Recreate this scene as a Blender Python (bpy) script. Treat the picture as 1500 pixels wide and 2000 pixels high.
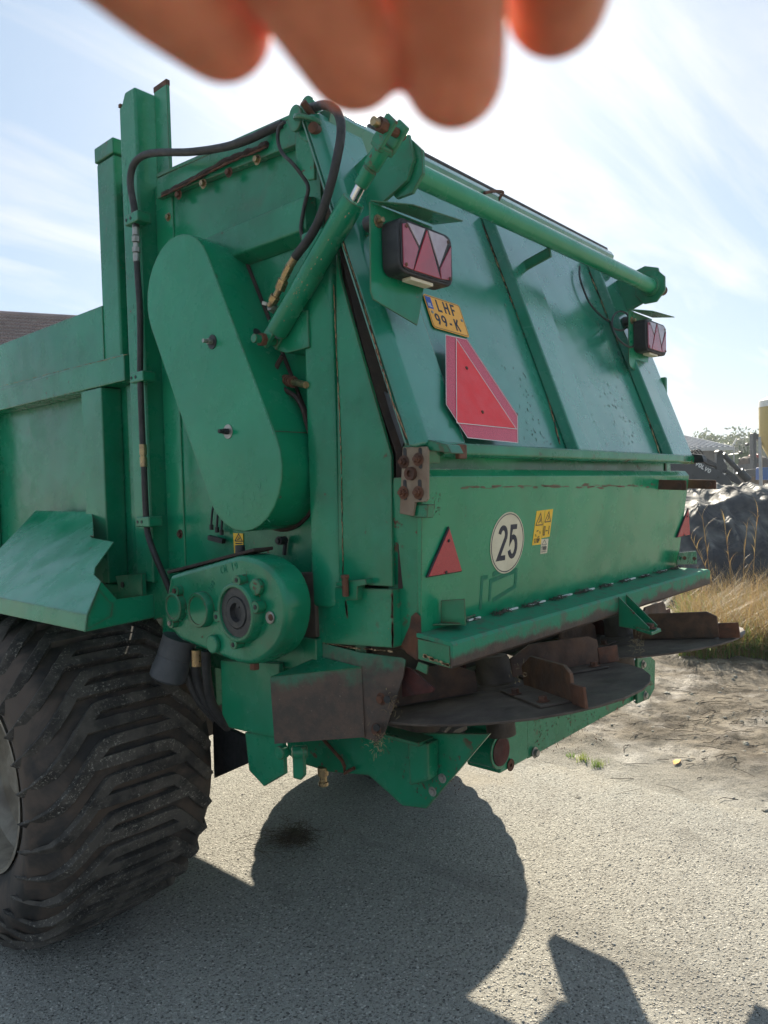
import bpy, bmesh, math, random
import numpy as np
from mathutils import Vector, Matrix, noise as mnoise
random.seed(7); rng = np.random.default_rng(7)
V = Vector
sc = bpy.context.scene
for o in list(bpy.data.objects): bpy.data.objects.remove(o)

# ---------------------------------------------------------------- camera
FPX = 1450.4                       # focal length in pixels of the 1500 x 2000 photograph
_X = np.array([1290., -74., FPX]); _X /= np.linalg.norm(_X)
_Y = np.array([-1630., 12., FPX]); _Y -= _X*(_X@_Y); _Y /= np.linalg.norm(_Y)
CM = np.array([_X, _Y, np.cross(_X, _Y)])          # camera (right, down, forward) -> world
CAM = np.array([-1.609, -1.287, 1.75])
cd = bpy.data.cameras.new('camera'); cam = bpy.data.objects.new('camera', cd)
sc.collection.objects.link(cam); sc.camera = cam
cd.sensor_fit = 'VERTICAL'; cd.sensor_height = 36; cd.lens = 36*FPX/2000
cd.clip_start = 0.01; cd.clip_end = 2000
mw = Matrix.Identity(4)
for i in range(3):
    mw[i][0] = CM[i, 0]; mw[i][1] = -CM[i, 1]; mw[i][2] = -CM[i, 2]; mw[i][3] = CAM[i]
cam.matrix_world = mw
cd.dof.use_dof = True; cd.dof.focus_distance = 2.7; cd.dof.aperture_fstop = 11.0

# ---------------------------------------------------------------- sky, sun, exposure
SUN_AZ, SUN_EL = math.radians(50.5), math.radians(31.5)   # azimuth from +Y towards +X
to_sun = V((math.sin(SUN_AZ)*math.cos(SUN_EL), math.cos(SUN_AZ)*math.cos(SUN_EL), math.sin(SUN_EL)))
sl = bpy.data.lights.new('sun', 'SUN'); sl.energy = 3.15; sl.angle = math.radians(0.55); sl.color = (1.0, .91, .75)
so = bpy.data.objects.new('sun', sl); sc.collection.objects.link(so)
so.rotation_euler = to_sun.to_track_quat('Z', 'Y').to_euler(); so.location = (6, 8, 9)
w = bpy.data.worlds.new('World'); sc.world = w; w.use_nodes = True
nt = w.node_tree; nt.nodes.clear()
def wn(t, **k):
    n = nt.nodes.new(t)
    for a, b in k.items(): setattr(n, a, b)
    return n
sky = wn('ShaderNodeTexSky', sky_type='NISHITA', sun_disc=False, sun_elevation=SUN_EL, sun_rotation=SUN_AZ,
         altitude=0, air_density=1.0, dust_density=.9, ozone_density=1.0)
tc = wn('ShaderNodeTexCoord')
sep = wn('ShaderNodeSeparateXYZ'); nt.links.new(tc.outputs['Generated'], sep.inputs[0])
# thin cirrus: noise on the direction flattened onto a high layer
zc = wn('ShaderNodeMath', operation='MAXIMUM'); nt.links.new(sep.outputs[2], zc.inputs[0]); zc.inputs[1].default_value = .0
za = wn('ShaderNodeMath', operation='ADD'); nt.links.new(zc.outputs[0], za.inputs[0]); za.inputs[1].default_value = .14
dv = wn('ShaderNodeVectorMath', operation='DIVIDE')
cb = wn('ShaderNodeCombineXYZ')
for i in range(3): nt.links.new(za.outputs[0], cb.inputs[i])
nt.links.new(tc.outputs['Generated'], dv.inputs[0]); nt.links.new(cb.outputs[0], dv.inputs[1])
mp = wn('ShaderNodeMapping'); mp.inputs['Scale'].default_value = (.7, 2.9, 1); mp.inputs['Rotation'].default_value = (0, 0, .95)
nt.links.new(dv.outputs[0], mp.inputs[0])
n1 = wn('ShaderNodeTexNoise'); n1.inputs['Scale'].default_value = 1.05; n1.inputs['Detail'].default_value = 9; n1.inputs['Roughness'].default_value = .58; n1.inputs['Distortion'].default_value = .55
nt.links.new(mp.outputs[0], n1.inputs[0])
rp = wn('ShaderNodeValToRGB'); rp.color_ramp.elements[0].position = .50; rp.color_ramp.elements[1].position = .84
rp.color_ramp.elements[0].color = (0, 0, 0, 1); rp.color_ramp.elements[1].color = (1, 1, 1, 1)
nt.links.new(n1.outputs[0], rp.inputs[0])
# cloud brightness follows the sky behind it: forward-scattered light, whitened
bw = wn('ShaderNodeRGBToBW'); nt.links.new(sky.outputs[0], bw.inputs[0])
cl = wn('ShaderNodeMath', operation='MULTIPLY_ADD'); nt.links.new(bw.outputs[0], cl.inputs[0]); cl.inputs[1].default_value = .35; cl.inputs[2].default_value = 3.4
mx = wn('ShaderNodeMix', data_type='RGBA'); nt.links.new(rp.outputs[0], mx.inputs[0])
# an even veil of high haze thins the clear-sky gradient; the cirrus streaks lie on top of it
ve = wn('ShaderNodeMix', data_type='RGBA', blend_type='MIX'); ve.inputs[0].default_value = .74
nt.links.new(sky.outputs[0], ve.inputs[6]); ve.inputs[7].default_value = (2.1, 2.95, 3.95, 1)
nt.links.new(ve.outputs[2], mx.inputs[6]); nt.links.new(cl.outputs[0], mx.inputs[7])
bg = wn('ShaderNodeBackground'); bg.inputs[1].default_value = .052
nt.links.new(mx.outputs[2], bg.inputs[0])
wo = wn('ShaderNodeOutputWorld'); nt.links.new(bg.outputs[0], wo.inputs[0])
sc.view_settings.view_transform = 'Standard'; sc.view_settings.look = 'None'
sc.view_settings.exposure = 1.9; sc.view_settings.gamma = 1
sc.render.engine = 'CYCLES'
sc.cycles.max_bounces = 6; sc.cycles.diffuse_bounces = 3; sc.cycles.glossy_bounces = 3; sc.cycles.transmission_bounces = 3; sc.cycles.volume_bounces = 0
sc.cycles.use_denoising = True

# ---------------------------------------------------------------- photo geometry helper
def at(px, py, x=None, y=None, z=None, pl=None):
    """Point of the place that the photograph shows at (px, py), lying in the plane x=, y=, z= or pl=(point, normal)."""
    d = CM @ np.array([px-750., py-1000., FPX])
    if pl is not None:
        p0, n = np.array(pl[0]), np.array(pl[1]); t = ((p0-CAM)@n)/(d@n)
    else:
        i, v = (0, x) if x is not None else (1, y) if y is not None else (2, z)
        t = (v-CAM[i])/d[i]
    return V(CAM+t*d)
DOOR = ((0, .02, 1.895), (0, 1, -.37))
def dn(px, py, off=0.):                 # on the upper door, off metres proud of it
    n = V((0, -1, .37)).normalized(); p = V(DOOR[0])+n*off
    return at(px, py, pl=(tuple(p), (0, 1, -.37)))
LOWP = ((0, 0, 1.80), (0, 1, .107))     # lower door panel, leaning in at the bottom
def ln(px, py, off=0.):
    n = V((0, -1, -.107)).normalized(); p = V(LOWP[0])+n*off
    return at(px, py, pl=(tuple(p), (0, 1, .107)))

# ---------------------------------------------------------------- mesh builder
def spline(pts, n=8):
    P = [V(p) for p in pts]; P = [P[0]*2-P[1]]+P+[P[-1]*2-P[-2]]
    out = []
    for i in range(1, len(P)-2):
        a, b, c, d = P[i-1:i+3]
        for k in range(n):
            t = k/n
            out.append(.5*((2*b)+(c-a)*t+(2*a-5*b+4*c-d)*t*t+(3*b-a-3*c+d)*t**3))
    return out+[P[-2]]
def frame(ax):
    ax = V(ax).normalized(); u = ax.orthogonal().normalized()
    if abs(ax.z) < .95: u = V((0, 0, 1)).cross(ax).normalized()
    return u, ax.cross(u)
class MB:
    def __init__(s): s.v = []; s.f = []
    def add(s, vs, fs):
        b = len(s.v); s.v += [tuple(p) for p in vs]; s.f += [tuple(b+i for i in q) for q in fs]; return s
    def box(s, x0, x1, y0, y1, z0, z1):
        vs = [(x, y, z) for x in (x0, x1) for y in (y0, y1) for z in (z0, z1)]
        return s.add(vs, [(0,1,3,2),(4,6,7,5),(0,4,5,1),(2,3,7,6),(0,2,6,4),(1,5,7,3)])
    def obox(s, c, ax, ay, az):           # centre and three half-axis vectors
        c, ax, ay, az = V(c), V(ax), V(ay), V(az)
        vs = [c+ax*i+ay*j+az*k for i in (-1,1) for j in (-1,1) for k in (-1,1)]
        return s.add(vs, [(0,1,3,2),(4,6,7,5),(0,4,5,1),(2,3,7,6),(0,2,6,4),(1,5,7,3)])
    def bar(s, a, b, wd, th, up=(0,0,1)):  # rectangular bar from a to b
        a, b = V(a), V(b); d = (b-a); ax = d.normalized(); sd = ax.cross(V(up)).normalized(); u = sd.cross(ax)
        return s.obox((a+b)/2, d/2, sd*wd/2, u*th/2)
    def prism(s, pts, ext):
        pts = [V(p) for p in pts]; ext = V(ext); n = len(pts)
        nrm = V((0,0,0))
        for i in range(n): nrm += pts[i].cross(pts[(i+1)%n])
        if nrm.dot(ext) > 0: pts = pts[::-1]
        vs = pts+[p+ext for p in pts]
        fs = [tuple(range(n)), tuple(range(2*n-1, n-1, -1))]+[((i+1)%n, i, n+i, n+(i+1)%n) for i in range(n)]
        return s.add(vs, fs)
    def cyl(s, a, b, r, n=18, r1=None, caps=True):
        a, b = V(a), V(b); r1 = r if r1 is None else r1; u, v = frame(b-a)
        vs = []
        for p, q in ((a, r), (b, r1)):
            vs += [p+(u*math.cos(2*math.pi*i/n)+v*math.sin(2*math.pi*i/n))*q for i in range(n)]
        fs = [(i, (i+1)%n, n+(i+1)%n, n+i) for i in range(n)]
        if caps: fs += [tuple(range(n-1,-1,-1)), tuple(range(n, 2*n))]
        return s.add(vs, fs)
    def lathe(s, o, ax, prof, n=32, closed=False, caps=True):   # prof: (t along axis, radius)
        o = V(o); ax = V(ax).normalized(); u, v = frame(ax); vs = []
        for t, r in prof:
            vs += [o+ax*t+(u*math.cos(2*math.pi*i/n)+v*math.sin(2*math.pi*i/n))*r for i in range(n)]
        m = len(prof); fs = []
        for k in range(m if closed else m-1):
            k2 = (k+1)%m
            fs += [(k*n+i, k*n+(i+1)%n, k2*n+(i+1)%n, k2*n+i) for i in range(n)]
        if not closed and caps: fs += [tuple(range(n-1,-1,-1)), tuple(range((m-1)*n, m*n))]
        return s.add(vs, fs)
    def tube(s, path, r, n=10, caps=True):
        P = [V(p) for p in path]; vs = []; u = None
        rr = r if hasattr(r, '__len__') else [r]*len(P)
        for i, p in enumerate(P):
            t = (P[min(i+1, len(P)-1)]-P[max(i-1, 0)]).normalized()
            if u is None: u = frame(t)[0]
            u = (u-t*u.dot(t)).normalized(); v = t.cross(u)
            vs += [p+(u*math.cos(2*math.pi*k/n)+v*math.sin(2*math.pi*k/n))*rr[i] for k in range(n)]
        m = len(P)
        fs = [(i*n+k, i*n+(k+1)%n, (i+1)*n+(k+1)%n, (i+1)*n+k) for i in range(m-1) for k in range(n)]
        if caps: fs += [tuple(range(n-1,-1,-1)), tuple(range((m-1)*n, m*n))]
        return s.add(vs, fs)
    def sheet(s, pts, th):                 # polygon sheet with thickness along its normal
        pts = [V(p) for p in pts]; nrm = V((0,0,0))
        for i in range(len(pts)): nrm += (pts[i]-pts[0]).cross(pts[(i+1)%len(pts)]-pts[0])
        return s.prism(pts, nrm.normalized()*th)
    def hexn(s, a, b, r): return s.cyl(a, b, r, n=6)
    def bolt(s, p, ax, r=.011, h=.008, washer=True, stud=0.):
        p = V(p); ax = V(ax).normalized()
        if washer: s.cyl(p, p+ax*.002, r*1.55, 18)
        s.cyl(p+ax*.002, p+ax*(.002+h), r, 6)
        if stud: s.cyl(p+ax*(.002+h), p+ax*(.002+h+stud), r*.55, 12)
        return s
WL = {}
def build(name, mb, mat, parent=None, bevel=0., seg=2, smooth=True, ang=35, kind=None, label=None, fix=False):
    P = np.array(mb.v); c = (P.min(0)+P.max(0))/2
    if parent is None: c[2] = P[:, 2].min()
    me = bpy.data.meshes.new(name); me.from_pydata([tuple(p) for p in P-c], [], mb.f)
    if fix:
        bm = bmesh.new(); bm.from_mesh(me); bmesh.ops.recalc_face_normals(bm, faces=bm.faces); bm.to_mesh(me); bm.free()
    if smooth:
        me.polygons.foreach_set('use_smooth', [True]*len(me.polygons)); me.set_sharp_from_angle(angle=math.radians(ang))
    for m in (mat if isinstance(mat, (list, tuple)) else [mat]): me.materials.append(m)
    o = bpy.data.objects.new(name, me); sc.collection.objects.link(o)
    WL[o.name] = V(c)
    if parent is not None:
        o.parent = parent; o.location = V(c)-WL[parent.name]
    else: o.location = c
    if bevel:
        m = o.modifiers.new('bevel', 'BEVEL'); m.width = bevel; m.segments = seg; m.limit_method = 'ANGLE'; m.angle_limit = math.radians(32); m.harden_normals = True
    if kind: o['kind'] = kind
    if label: o['label'] = label
    return o
def empty(name, loc, parent=None):
    o = bpy.data.objects.new(name, None); sc.collection.objects.link(o); o.empty_display_size = .1
    WL[o.name] = V(loc)
    if parent is not None: o.parent = parent; o.location = V(loc)-WL[parent.name]
    else: o.location = loc
    return o
def tag(o, label=None, cat=None, group=None, kind=None):
    if label: o['label'] = label
    if cat: o['category'] = cat
    if group: o['group'] = group
    if kind: o['kind'] = kind
    return o

# ---------------------------------------------------------------- materials
class NT:
    def __init__(s, name):
        s.m = bpy.data.materials.new(name); s.m.use_nodes = True; s.t = s.m.node_tree; s.t.nodes.clear()
        s.out = s.n('ShaderNodeOutputMaterial'); s.b = s.n('ShaderNodeBsdfPrincipled'); s.l(s.b.outputs[0], s.out.inputs[0])
        s.geo = s.n('ShaderNodeNewGeometry'); s.pos = s.geo.outputs['Position']
    def n(s, t, **k):
        x = s.t.nodes.new(t)
        for a, b in k.items(): setattr(x, a, b)
        return x
    def l(s, a, b): s.t.links.new(a, b)
    def put(s, inp, v):
        if hasattr(v, 'is_linked') or isinstance(v, bpy.types.NodeSocket): s.l(v, inp)
        else: inp.default_value = v
    def set(s, k, v): s.put(s.b.inputs[k], v)
    def noise(s, scale, detail=4, rough=.55, vec=None, stretch=None, dist=0.):
        v = vec or s.pos
        if stretch:
            mp = s.n('ShaderNodeMapping'); mp.inputs['Scale'].default_value = stretch; s.l(v, mp.inputs[0]); v = mp.outputs[0]
        x = s.n('ShaderNodeTexNoise'); x.inputs['Scale'].default_value = scale; x.inputs['Detail'].default_value = detail
        x.inputs['Roughness'].default_value = rough; x.inputs['Distortion'].default_value = dist; s.l(v, x.inputs[0]); return x.outputs[0]
    def voro(s, scale, feature='F1', out=0, vec=None):
        x = s.n('ShaderNodeTexVoronoi', feature=feature); x.inputs['Scale'].default_value = scale; s.l(vec or s.pos, x.inputs[0]); return x.outputs[out]
    def ramp(s, fac, a, b, lo=0., hi=1.):
        x = s.n('ShaderNodeMapRange'); x.clamp = True; x.interpolation_type = 'SMOOTHSTEP'
        s.l(fac, x.inputs[0]); x.inputs[1].default_value = a; x.inputs[2].default_value = b; x.inputs[3].default_value = lo; x.inputs[4].default_value = hi
        return x.outputs[0]
    def mix(s, f, a, b):
        x = s.n('ShaderNodeMix', data_type='RGBA'); s.put(x.inputs[0], f)
        for i, c in ((6, a), (7, b)):
            if isinstance(c, tuple): x.inputs[i].default_value = c if len(c) == 4 else (*c, 1)
            else: s.l(c, x.inputs[i])
        return x.outputs[2]
    def math(s, op, a, b=0., c=0.):
        x = s.n('ShaderNodeMath', operation=op); s.put(x.inputs[0], a); s.put(x.inputs[1], b)
        if op in ('MULTIPLY_ADD',): s.put(x.inputs[2], c)
        return x.outputs[0]
    def bump(s, h, strength=.2, dist=.01, normal=None):
        x = s.n('ShaderNodeBump'); x.inputs['Strength'].default_value = strength; x.inputs['Distance'].default_value = dist
        s.l(h, x.inputs['Height'])
        if normal: s.l(normal, x.inputs['Normal'])
        return x.outputs[0]
    def edge(s, radius=.006, samples=2):   # 1 near convex or concave edges
        x = s.n('ShaderNodeBevel'); x.samples = samples; x.inputs[0].default_value = radius
        d = s.n('ShaderNodeVectorMath', operation='DOT_PRODUCT'); s.l(x.outputs[0], d.inputs[0]); s.l(s.geo.outputs['Normal'], d.inputs[1])
        return s.math('SUBTRACT', 1., d.outputs['Value'])
    def sepz(s, v, i=2):
        x = s.n('ShaderNodeSeparateXYZ'); s.l(v, x.inputs[0]); return x.outputs[i]
RUST = (.085, .032, .016)
def paint(name, base, dark, pale, rust=.5, wear=.4, rough=.22, dirt=.45, dents=.35, grime=(.07, .075, .045), coat=.06):
    k = NT(name)
    c = k.mix(k.ramp(k.noise(1.9, 5, .62), .36, .70), base, dark)
    c = k.mix(k.ramp(k.noise(5.5, 6, .65, dist=.6), .5, .8, 0, .28), c, pale)
    # rain streaks and dust film
    st = k.noise(9, 5, .6, stretch=(1, 1, .10)); c = k.mix(k.ramp(st, .52, .78, 0, dirt*.55), c, pale)
    c = k.mix(k.ramp(k.noise(3.2, 8, .7, dist=.8), .55, .78, 0, dirt), c, grime)
    # fine scratches
    s1 = k.noise(38, 3, .6, stretch=(1, .09, 1), dist=.4); c = k.mix(k.ramp(s1, .69, .74, 0, .45), c, pale)
    # olive dirt settled along folds, seams and corners
    e2 = k.edge(.028); gm = k.math('MULTIPLY', k.ramp(e2, .03, .30), k.ramp(k.noise(11, 5, .65), .30, .62))
    c = k.mix(k.math('MULTIPLY', gm, .35+.5*dirt), c, (.060, .068, .034))
    # dried splashes
    sp_ = k.math('MULTIPLY', k.ramp(k.noise(46, 4, .7), .62, .68), k.ramp(k.noise(1.6, 4, .6), .48, .62)); c = k.mix(k.math('MULTIPLY', sp_, .7*dirt), c, (.105, .085, .055))
    # chips down to rust
    n1 = k.noise(26, 6, .62); n2 = k.noise(2.1, 4, .6)
    chip = k.math('MULTIPLY', k.ramp(n1, .70-.07*rust, .715-.07*rust), k.ramp(n2, .50, .60))
    e = k.edge(.007); wn_ = k.noise(21, 6, .7)
    ew = k.ramp(k.math('ADD', k.math('MULTIPLY', e, 2.2), k.math('MULTIPLY', wn_, 1.)), 1.03-.3*wear, 1.10-.3*wear)
    ew = k.math('MULTIPLY', ew, k.ramp(e, .02, .06))
    m = k.math('MAXIMUM', chip, ew)
    rc = k.mix(k.noise(60, 4, .7), (.16, .055, .025), (.055, .022, .014))
    c = k.mix(m, c, rc)
    k.set('Base Color', c)
    k.set('Roughness', k.math('MAXIMUM', k.ramp(k.noise(7, 6, .6), .3, .75, rough-.07, rough+.16), k.math('MULTIPLY', m, .8)))
    k.set('Specular IOR Level', .5 if coat > .2 else .42); k.set('Coat Weight', coat); k.set('Coat Roughness', .22)
    h = k.math('MULTIPLY_ADD', k.noise(3.0, 2, .5), 1., k.math('MULTIPLY', k.noise(140, 2, .5), .004))
    h = k.math('SUBTRACT', h, k.math('MULTIPLY', m, .02))
    k.set('Normal', k.bump(h, dents, .02))
    return k.m
GB, GD, GP = (.007, .215, .103), (.005, .140, .064), (.040, .300, .185)
M = {}
M['green'] = paint('green_paint', GB, GD, GP)
M['green_worn'] = paint('green_paint_worn', GB, GD, GP, rust=1.6, wear=.9, dirt=.6)
M['green_clean'] = paint('green_paint_clean', (.008, .255, .120), (.006, .200, .090), GP, rust=.3, wear=.4, dirt=.16, dents=.4)
M['green_brown'] = paint('green_paint_scoured', (.072, .062, .040), (.030, .100, .055), (.11, .10, .07), rust=1.8, wear=.9, dirt=1., rough=.55, grime=(.085, .050, .036))
M['green_sky_sheen'] = paint('green_paint_sky_sheen', (.016, .215, .130), (.010, .165, .095), (.075, .31, .23), rust=.5, wear=.3, dirt=.3, rough=.21, dents=.5, grime=(.07, .13, .10), coat=1.)  # bluer, paler green for the upper door: sky sheen put into the colour
def plain(name, c1, c2, rough=.6, scale=9, metal=0., bump=.15, bs=60, spec=.4, bd=.004):
    k = NT(name); k.set('Base Color', k.mix(k.ramp(k.noise(scale, 6, .65, dist=.5), .32, .68), c1, c2)); k.set('Metallic', metal)
    k.set('Roughness', k.ramp(k.noise(scale*2.3, 5), .3, .7, max(.05, rough-.12), min(1, rough+.12))); k.set('Specular IOR Level', spec)
    if bump: k.set('Normal', k.bump(k.noise(bs, 5, .65), bump, bd))
    return k.m
M['rust'] = plain('rusty_steel', (.150, .058, .030), (.060, .030, .020), .78, 14, bump=.5, bs=70)
M['rust_dark'] = plain('dark_scoured_steel', (.050, .034, .025), (.105, .078, .058), .66, 6, bump=.5, bs=80)
M['scrape'] = plain('faint_rust_scrape', (.20, .085, .065), (.11, .10, .06), .7, 50, bump=.1)
M['rust_red'] = plain('red_rust', (.10, .022, .016), (.045, .016, .014), .75, 12, bump=.4)
M['blade'] = plain('worn_blade_steel', (.150, .072, .040), (.060, .034, .023), .6, 9, bump=.5, bs=60)
M['brass'] = plain('zinc_yellow_fitting', (.42, .30, .15), (.25, .18, .11), .36, 40, metal=.85, bump=.1)
M['zinc'] = plain('galvanised_steel', (.40, .39, .36), (.25, .23, .20), .45, 30, metal=.7, bump=.1)
M['chrome'] = plain('chromed_rod', (.75, .75, .75), (.68, .66, .62), .14, 30, metal=1., bump=0)
M['hinge'] = plain('weathered_bare_plate', (.27, .21, .15), (.20, .13, .085), .7, 10, bump=.3)
M['hose'] = plain('black_rubber_hose', (.018, .017, .017), (.040, .035, .032), .55, 20, bump=.15, bs=200)
M['black'] = plain('black_plastic', (.015, .015, .016), (.028, .027, .027), .5, 20, bump=.1)
M['bearing'] = plain('greasy_bearing', (.030, .030, .032), (.055, .052, .050), .45, 25, bump=.2)
M['greyplastic'] = plain('grey_plastic_cap', (.050, .053, .058), (.075, .075, .078), .55, 12, bump=.15)
M['rubberbrown'] = plain('dirty_rubber_strip', (.050, .028, .020), (.028, .018, .016), .8, 14, bump=.4)
M['rim'] = plain('dirty_rim_paint', (.30, .255, .195), (.17, .135, .10), .5, 8, bump=.1)
M['orange'] = plain('yellow_plate_film', (.90, .43, .055), (.84, .40, .06), .45, 18, bump=.03)
M['ink'] = plain('dark_ink', (.012, .014, .03), (.02, .022, .04), .5, 30, bump=0)
M['blueeu'] = plain('blue_field', (.02, .08, .42), (.02, .07, .36), .4, 30, bump=0)
M['white'] = plain('white_print', (.75, .74, .70), (.66, .64, .58), .5, 22, bump=.02)
M['cream'] = plain('aged_white_film', (.68, .60, .44), (.60, .52, .37), .5, 14, bump=.05)
M['yellow'] = plain('yellow_sticker', (.88, .52, .03), (.78, .46, .035), .5, 20, bump=.03)
def retro(name, a, b, cell=260., rough=.3):
    k = NT(name); vo = k.voro(cell); k.set('Base Color', k.mix(k.ramp(vo, .1, .6), a, b)); k.set('Roughness', rough)
    k.set('Normal', k.bump(vo, .35, .002)); return k.m
M['smv'] = plain('fluorescent_red_field', (.80, .045, .05), (.74, .05, .055), .55, 10, bump=.03)
M['retro'] = retro('red_retroreflector', (.42, .03, .055), (.60, .06, .10))
M['reflex'] = retro('red_reflector_lens', (.30, .010, .020), (.42, .025, .04), 300, .15)
def lens(name, a, b, sc_):
    k = NT(name); s_ = k.noise(1, 0, .5, stretch=(sc_, sc_, sc_)); k.set('Base Color', k.mix(k.ramp(k.noise(14, 4), .35, .65), a, b)); k.set('Roughness', .14)
    wv = k.n('ShaderNodeTexWave'); wv.inputs['Scale'].default_value = sc_; wv.bands_direction = 'X'; k.l(k.pos, wv.inputs[0])
    k.set('Normal', k.bump(wv.outputs[1], .3, .002)); k.set('Coat Weight', .6); k.set('Coat Roughness', .08); return k.m
M['lensred'] = lens('red_lamp_lens', (.40, .016, .030), (.30, .018, .030), 60)
M['lenspink'] = lens('faded_red_lamp_lens', (.34, .055, .080), (.27, .03, .05), 60)
M['lensclear'] = lens('clear_lamp_lens', (.42, .34, .37), (.32, .24, .27), 75)
def rubber():
    k = NT('dirty_tyre_rubber')
    c = k.mix(k.ramp(k.noise(4.5, 5, .65, dist=.6), .35, .62), (.030, .026, .023), (.095, .066, .048))
    c = k.mix(k.ramp(k.noise(2.3, 4, .6), .55, .75, 0, .6), c, (.085, .068, .050))
    k.set('Base Color', c); k.set('Roughness', .8); k.set('Normal', k.bump(k.noise(70, 5, .7), .25, .003)); return k.m
M['rubber'] = rubber()
def lugmat():
    k = NT('dusty_lug_rubber')
    oi = k.n('ShaderNodeObjectInfo'); tcx = k.n('ShaderNodeTexCoord')
    sp = k.ramp(k.noise(95, 5, .75), .54, .66); d = k.ramp(k.noise(7, 5, .6), .36, .62)
    c = k.mix(k.ramp(k.noise(12, 5), .38, .62, 0, .9), (.032, .027, .023), (.090, .076, .062))
    c = k.mix(k.math('MULTIPLY', sp, d), c, (.30, .27, .22))
    k.set('Base Color', c); k.set('Roughness', .88); k.set('Normal', k.bump(k.noise(150, 4, .7), .35, .003)); return k.m
M['lug'] = lugmat()

def scoured(nm='scoured_deflector', zm=1.05, zs=2.6, green=(.028, .145, .080)):
    k = NT(nm); z = k.sepz(k.pos); n = k.noise(7, 6, .65)
    c = k.mix(k.ramp(k.noise(16, 6, .7), .35, .65), (.095, .058, .040), (.052, .038, .029))
    g = k.ramp(k.math('ADD', k.math('MULTIPLY', k.math('SUBTRACT', z, zm), zs), k.math('MULTIPLY', n, 1.)), .62, .86)
    gc = k.mix(k.ramp(k.noise(30, 4, .6), .45, .7), green, (.075, .125, .075)); c = k.mix(g, c, gc)
    sp = k.ramp(k.noise(120, 3, .6), .66, .72); c = k.mix(k.math('MULTIPLY', sp, .5), c, (.20, .15, .11))
    k.set('Base Color', c); k.set('Roughness', .62); k.set('Normal', k.bump(k.noise(90, 5, .7), .4, .004)); return k.m
M['deflector'] = scoured(zm=1.13); M['bumper'] = scoured('splashed_bumper', 1.272, 10., (.012, .21, .105))

# ================================================================ ground
def lookat_ground():
    k = NT('washed_concrete')
    big = k.noise(.55, 5, .6); mid = k.noise(4.5, 6, .65)
    c = k.mix(k.ramp(big, .35, .65), (.43, .41, .355), (.37, .355, .315))
    c = k.mix(k.ramp(mid, .45, .75, 0, .6), c, (.33, .305, .26))
    # exposed pebbles: every voronoi cell one stone, joints darker
    vc = k.voro(88, 'F1', 0); vcol = k.voro(88, 'F1', 1)
    sep_ = k.n('ShaderNodeSeparateColor'); k.l(vcol, sep_.inputs[0])
    stone = k.mix(sep_.outputs[0], (.13, .122, .108), (.72, .68, .60))
    c = k.mix(k.math('MULTIPLY', k.ramp(vc, .55, .35), k.ramp(sep_.outputs[1], .30, .42, 0, .9)), c, stone)
    pit = k.ramp(k.noise(70, 4, .8), .54, .63); c = k.mix(k.math('MULTIPLY', pit, .9), c, (.085, .078, .068))
    # old tyre tracks and damp stains
    trk = k.noise(1.0, 6, .62, stretch=(1.6, .25, 1), dist=.5); c = k.mix(k.ramp(trk, .52, .68, 0, .45), c, (.225, .21, .185))
    stn = k.noise(2.6, 6, .65, dist=.7); c = k.mix(k.ramp(stn, .60, .72, 0, .5), c, (.20, .185, .16))
    # sandy silt washed over the right-hand side
    px_ = k.sepz(k.pos, 0); py_ = k.sepz(k.pos, 1)
    sand = k.ramp(k.math('ADD', k.math('ADD', k.math('MULTIPLY', px_, .42), k.math('MULTIPLY', py_, .10)), k.math('MULTIPLY', k.noise(1.1, 6, .65), 1.6)), 1.75, 2.2)
    sc_ = k.mix(k.noise(14, 6, .7), (.255, .22, .165), (.36, .325, .26)); c = k.mix(k.math('MULTIPLY', sand, .8), c, sc_)
    k.set('Base Color', c); k.set('Roughness', .92); k.set('Specular IOR Level', .2)
    h = k.math('MULTIPLY_ADD', k.ramp(vc, .55, .1), k.math('MULTIPLY', sep_.outputs[2], 1.), k.math('MULTIPLY', k.noise(38, 6, .75), 1.5))
    hs = k.n('ShaderNodeMix', data_type='FLOAT'); k.l(sand, hs.inputs[0]); k.l(h, hs.inputs[2]); k.l(k.noise(22, 7, .75), hs.inputs[3])
    k.set('Normal', k.bump(hs.outputs[0], .95, .013)); return k.m
M['concrete'] = lookat_ground()
g = MB()
def grid(mb, x0, x1, y0, y1, nx, ny, zf):
    vs = []; fs = []
    for j in range(ny+1):
        for i in range(nx+1):
            x = x0+(x1-x0)*i/nx; y = y0+(y1-y0)*j/ny; vs.append((x, y, zf(x, y)))
    for j in range(ny):
        for i in range(nx):
            a = j*(nx+1)+i; fs.append((a, a+1, a+nx+2, a+nx+1))
    return mb.add(vs, fs)
g.add([(-500, -500, 0), (500, -500, 0), (500, 500, 0), (-500, 500, 0)], [(0, 1, 2, 3)])
ground = build('ground', g, M['concrete'], smooth=False); tag(ground, 'pale washed concrete yard with exposed pebbles', kind='structure')

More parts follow.
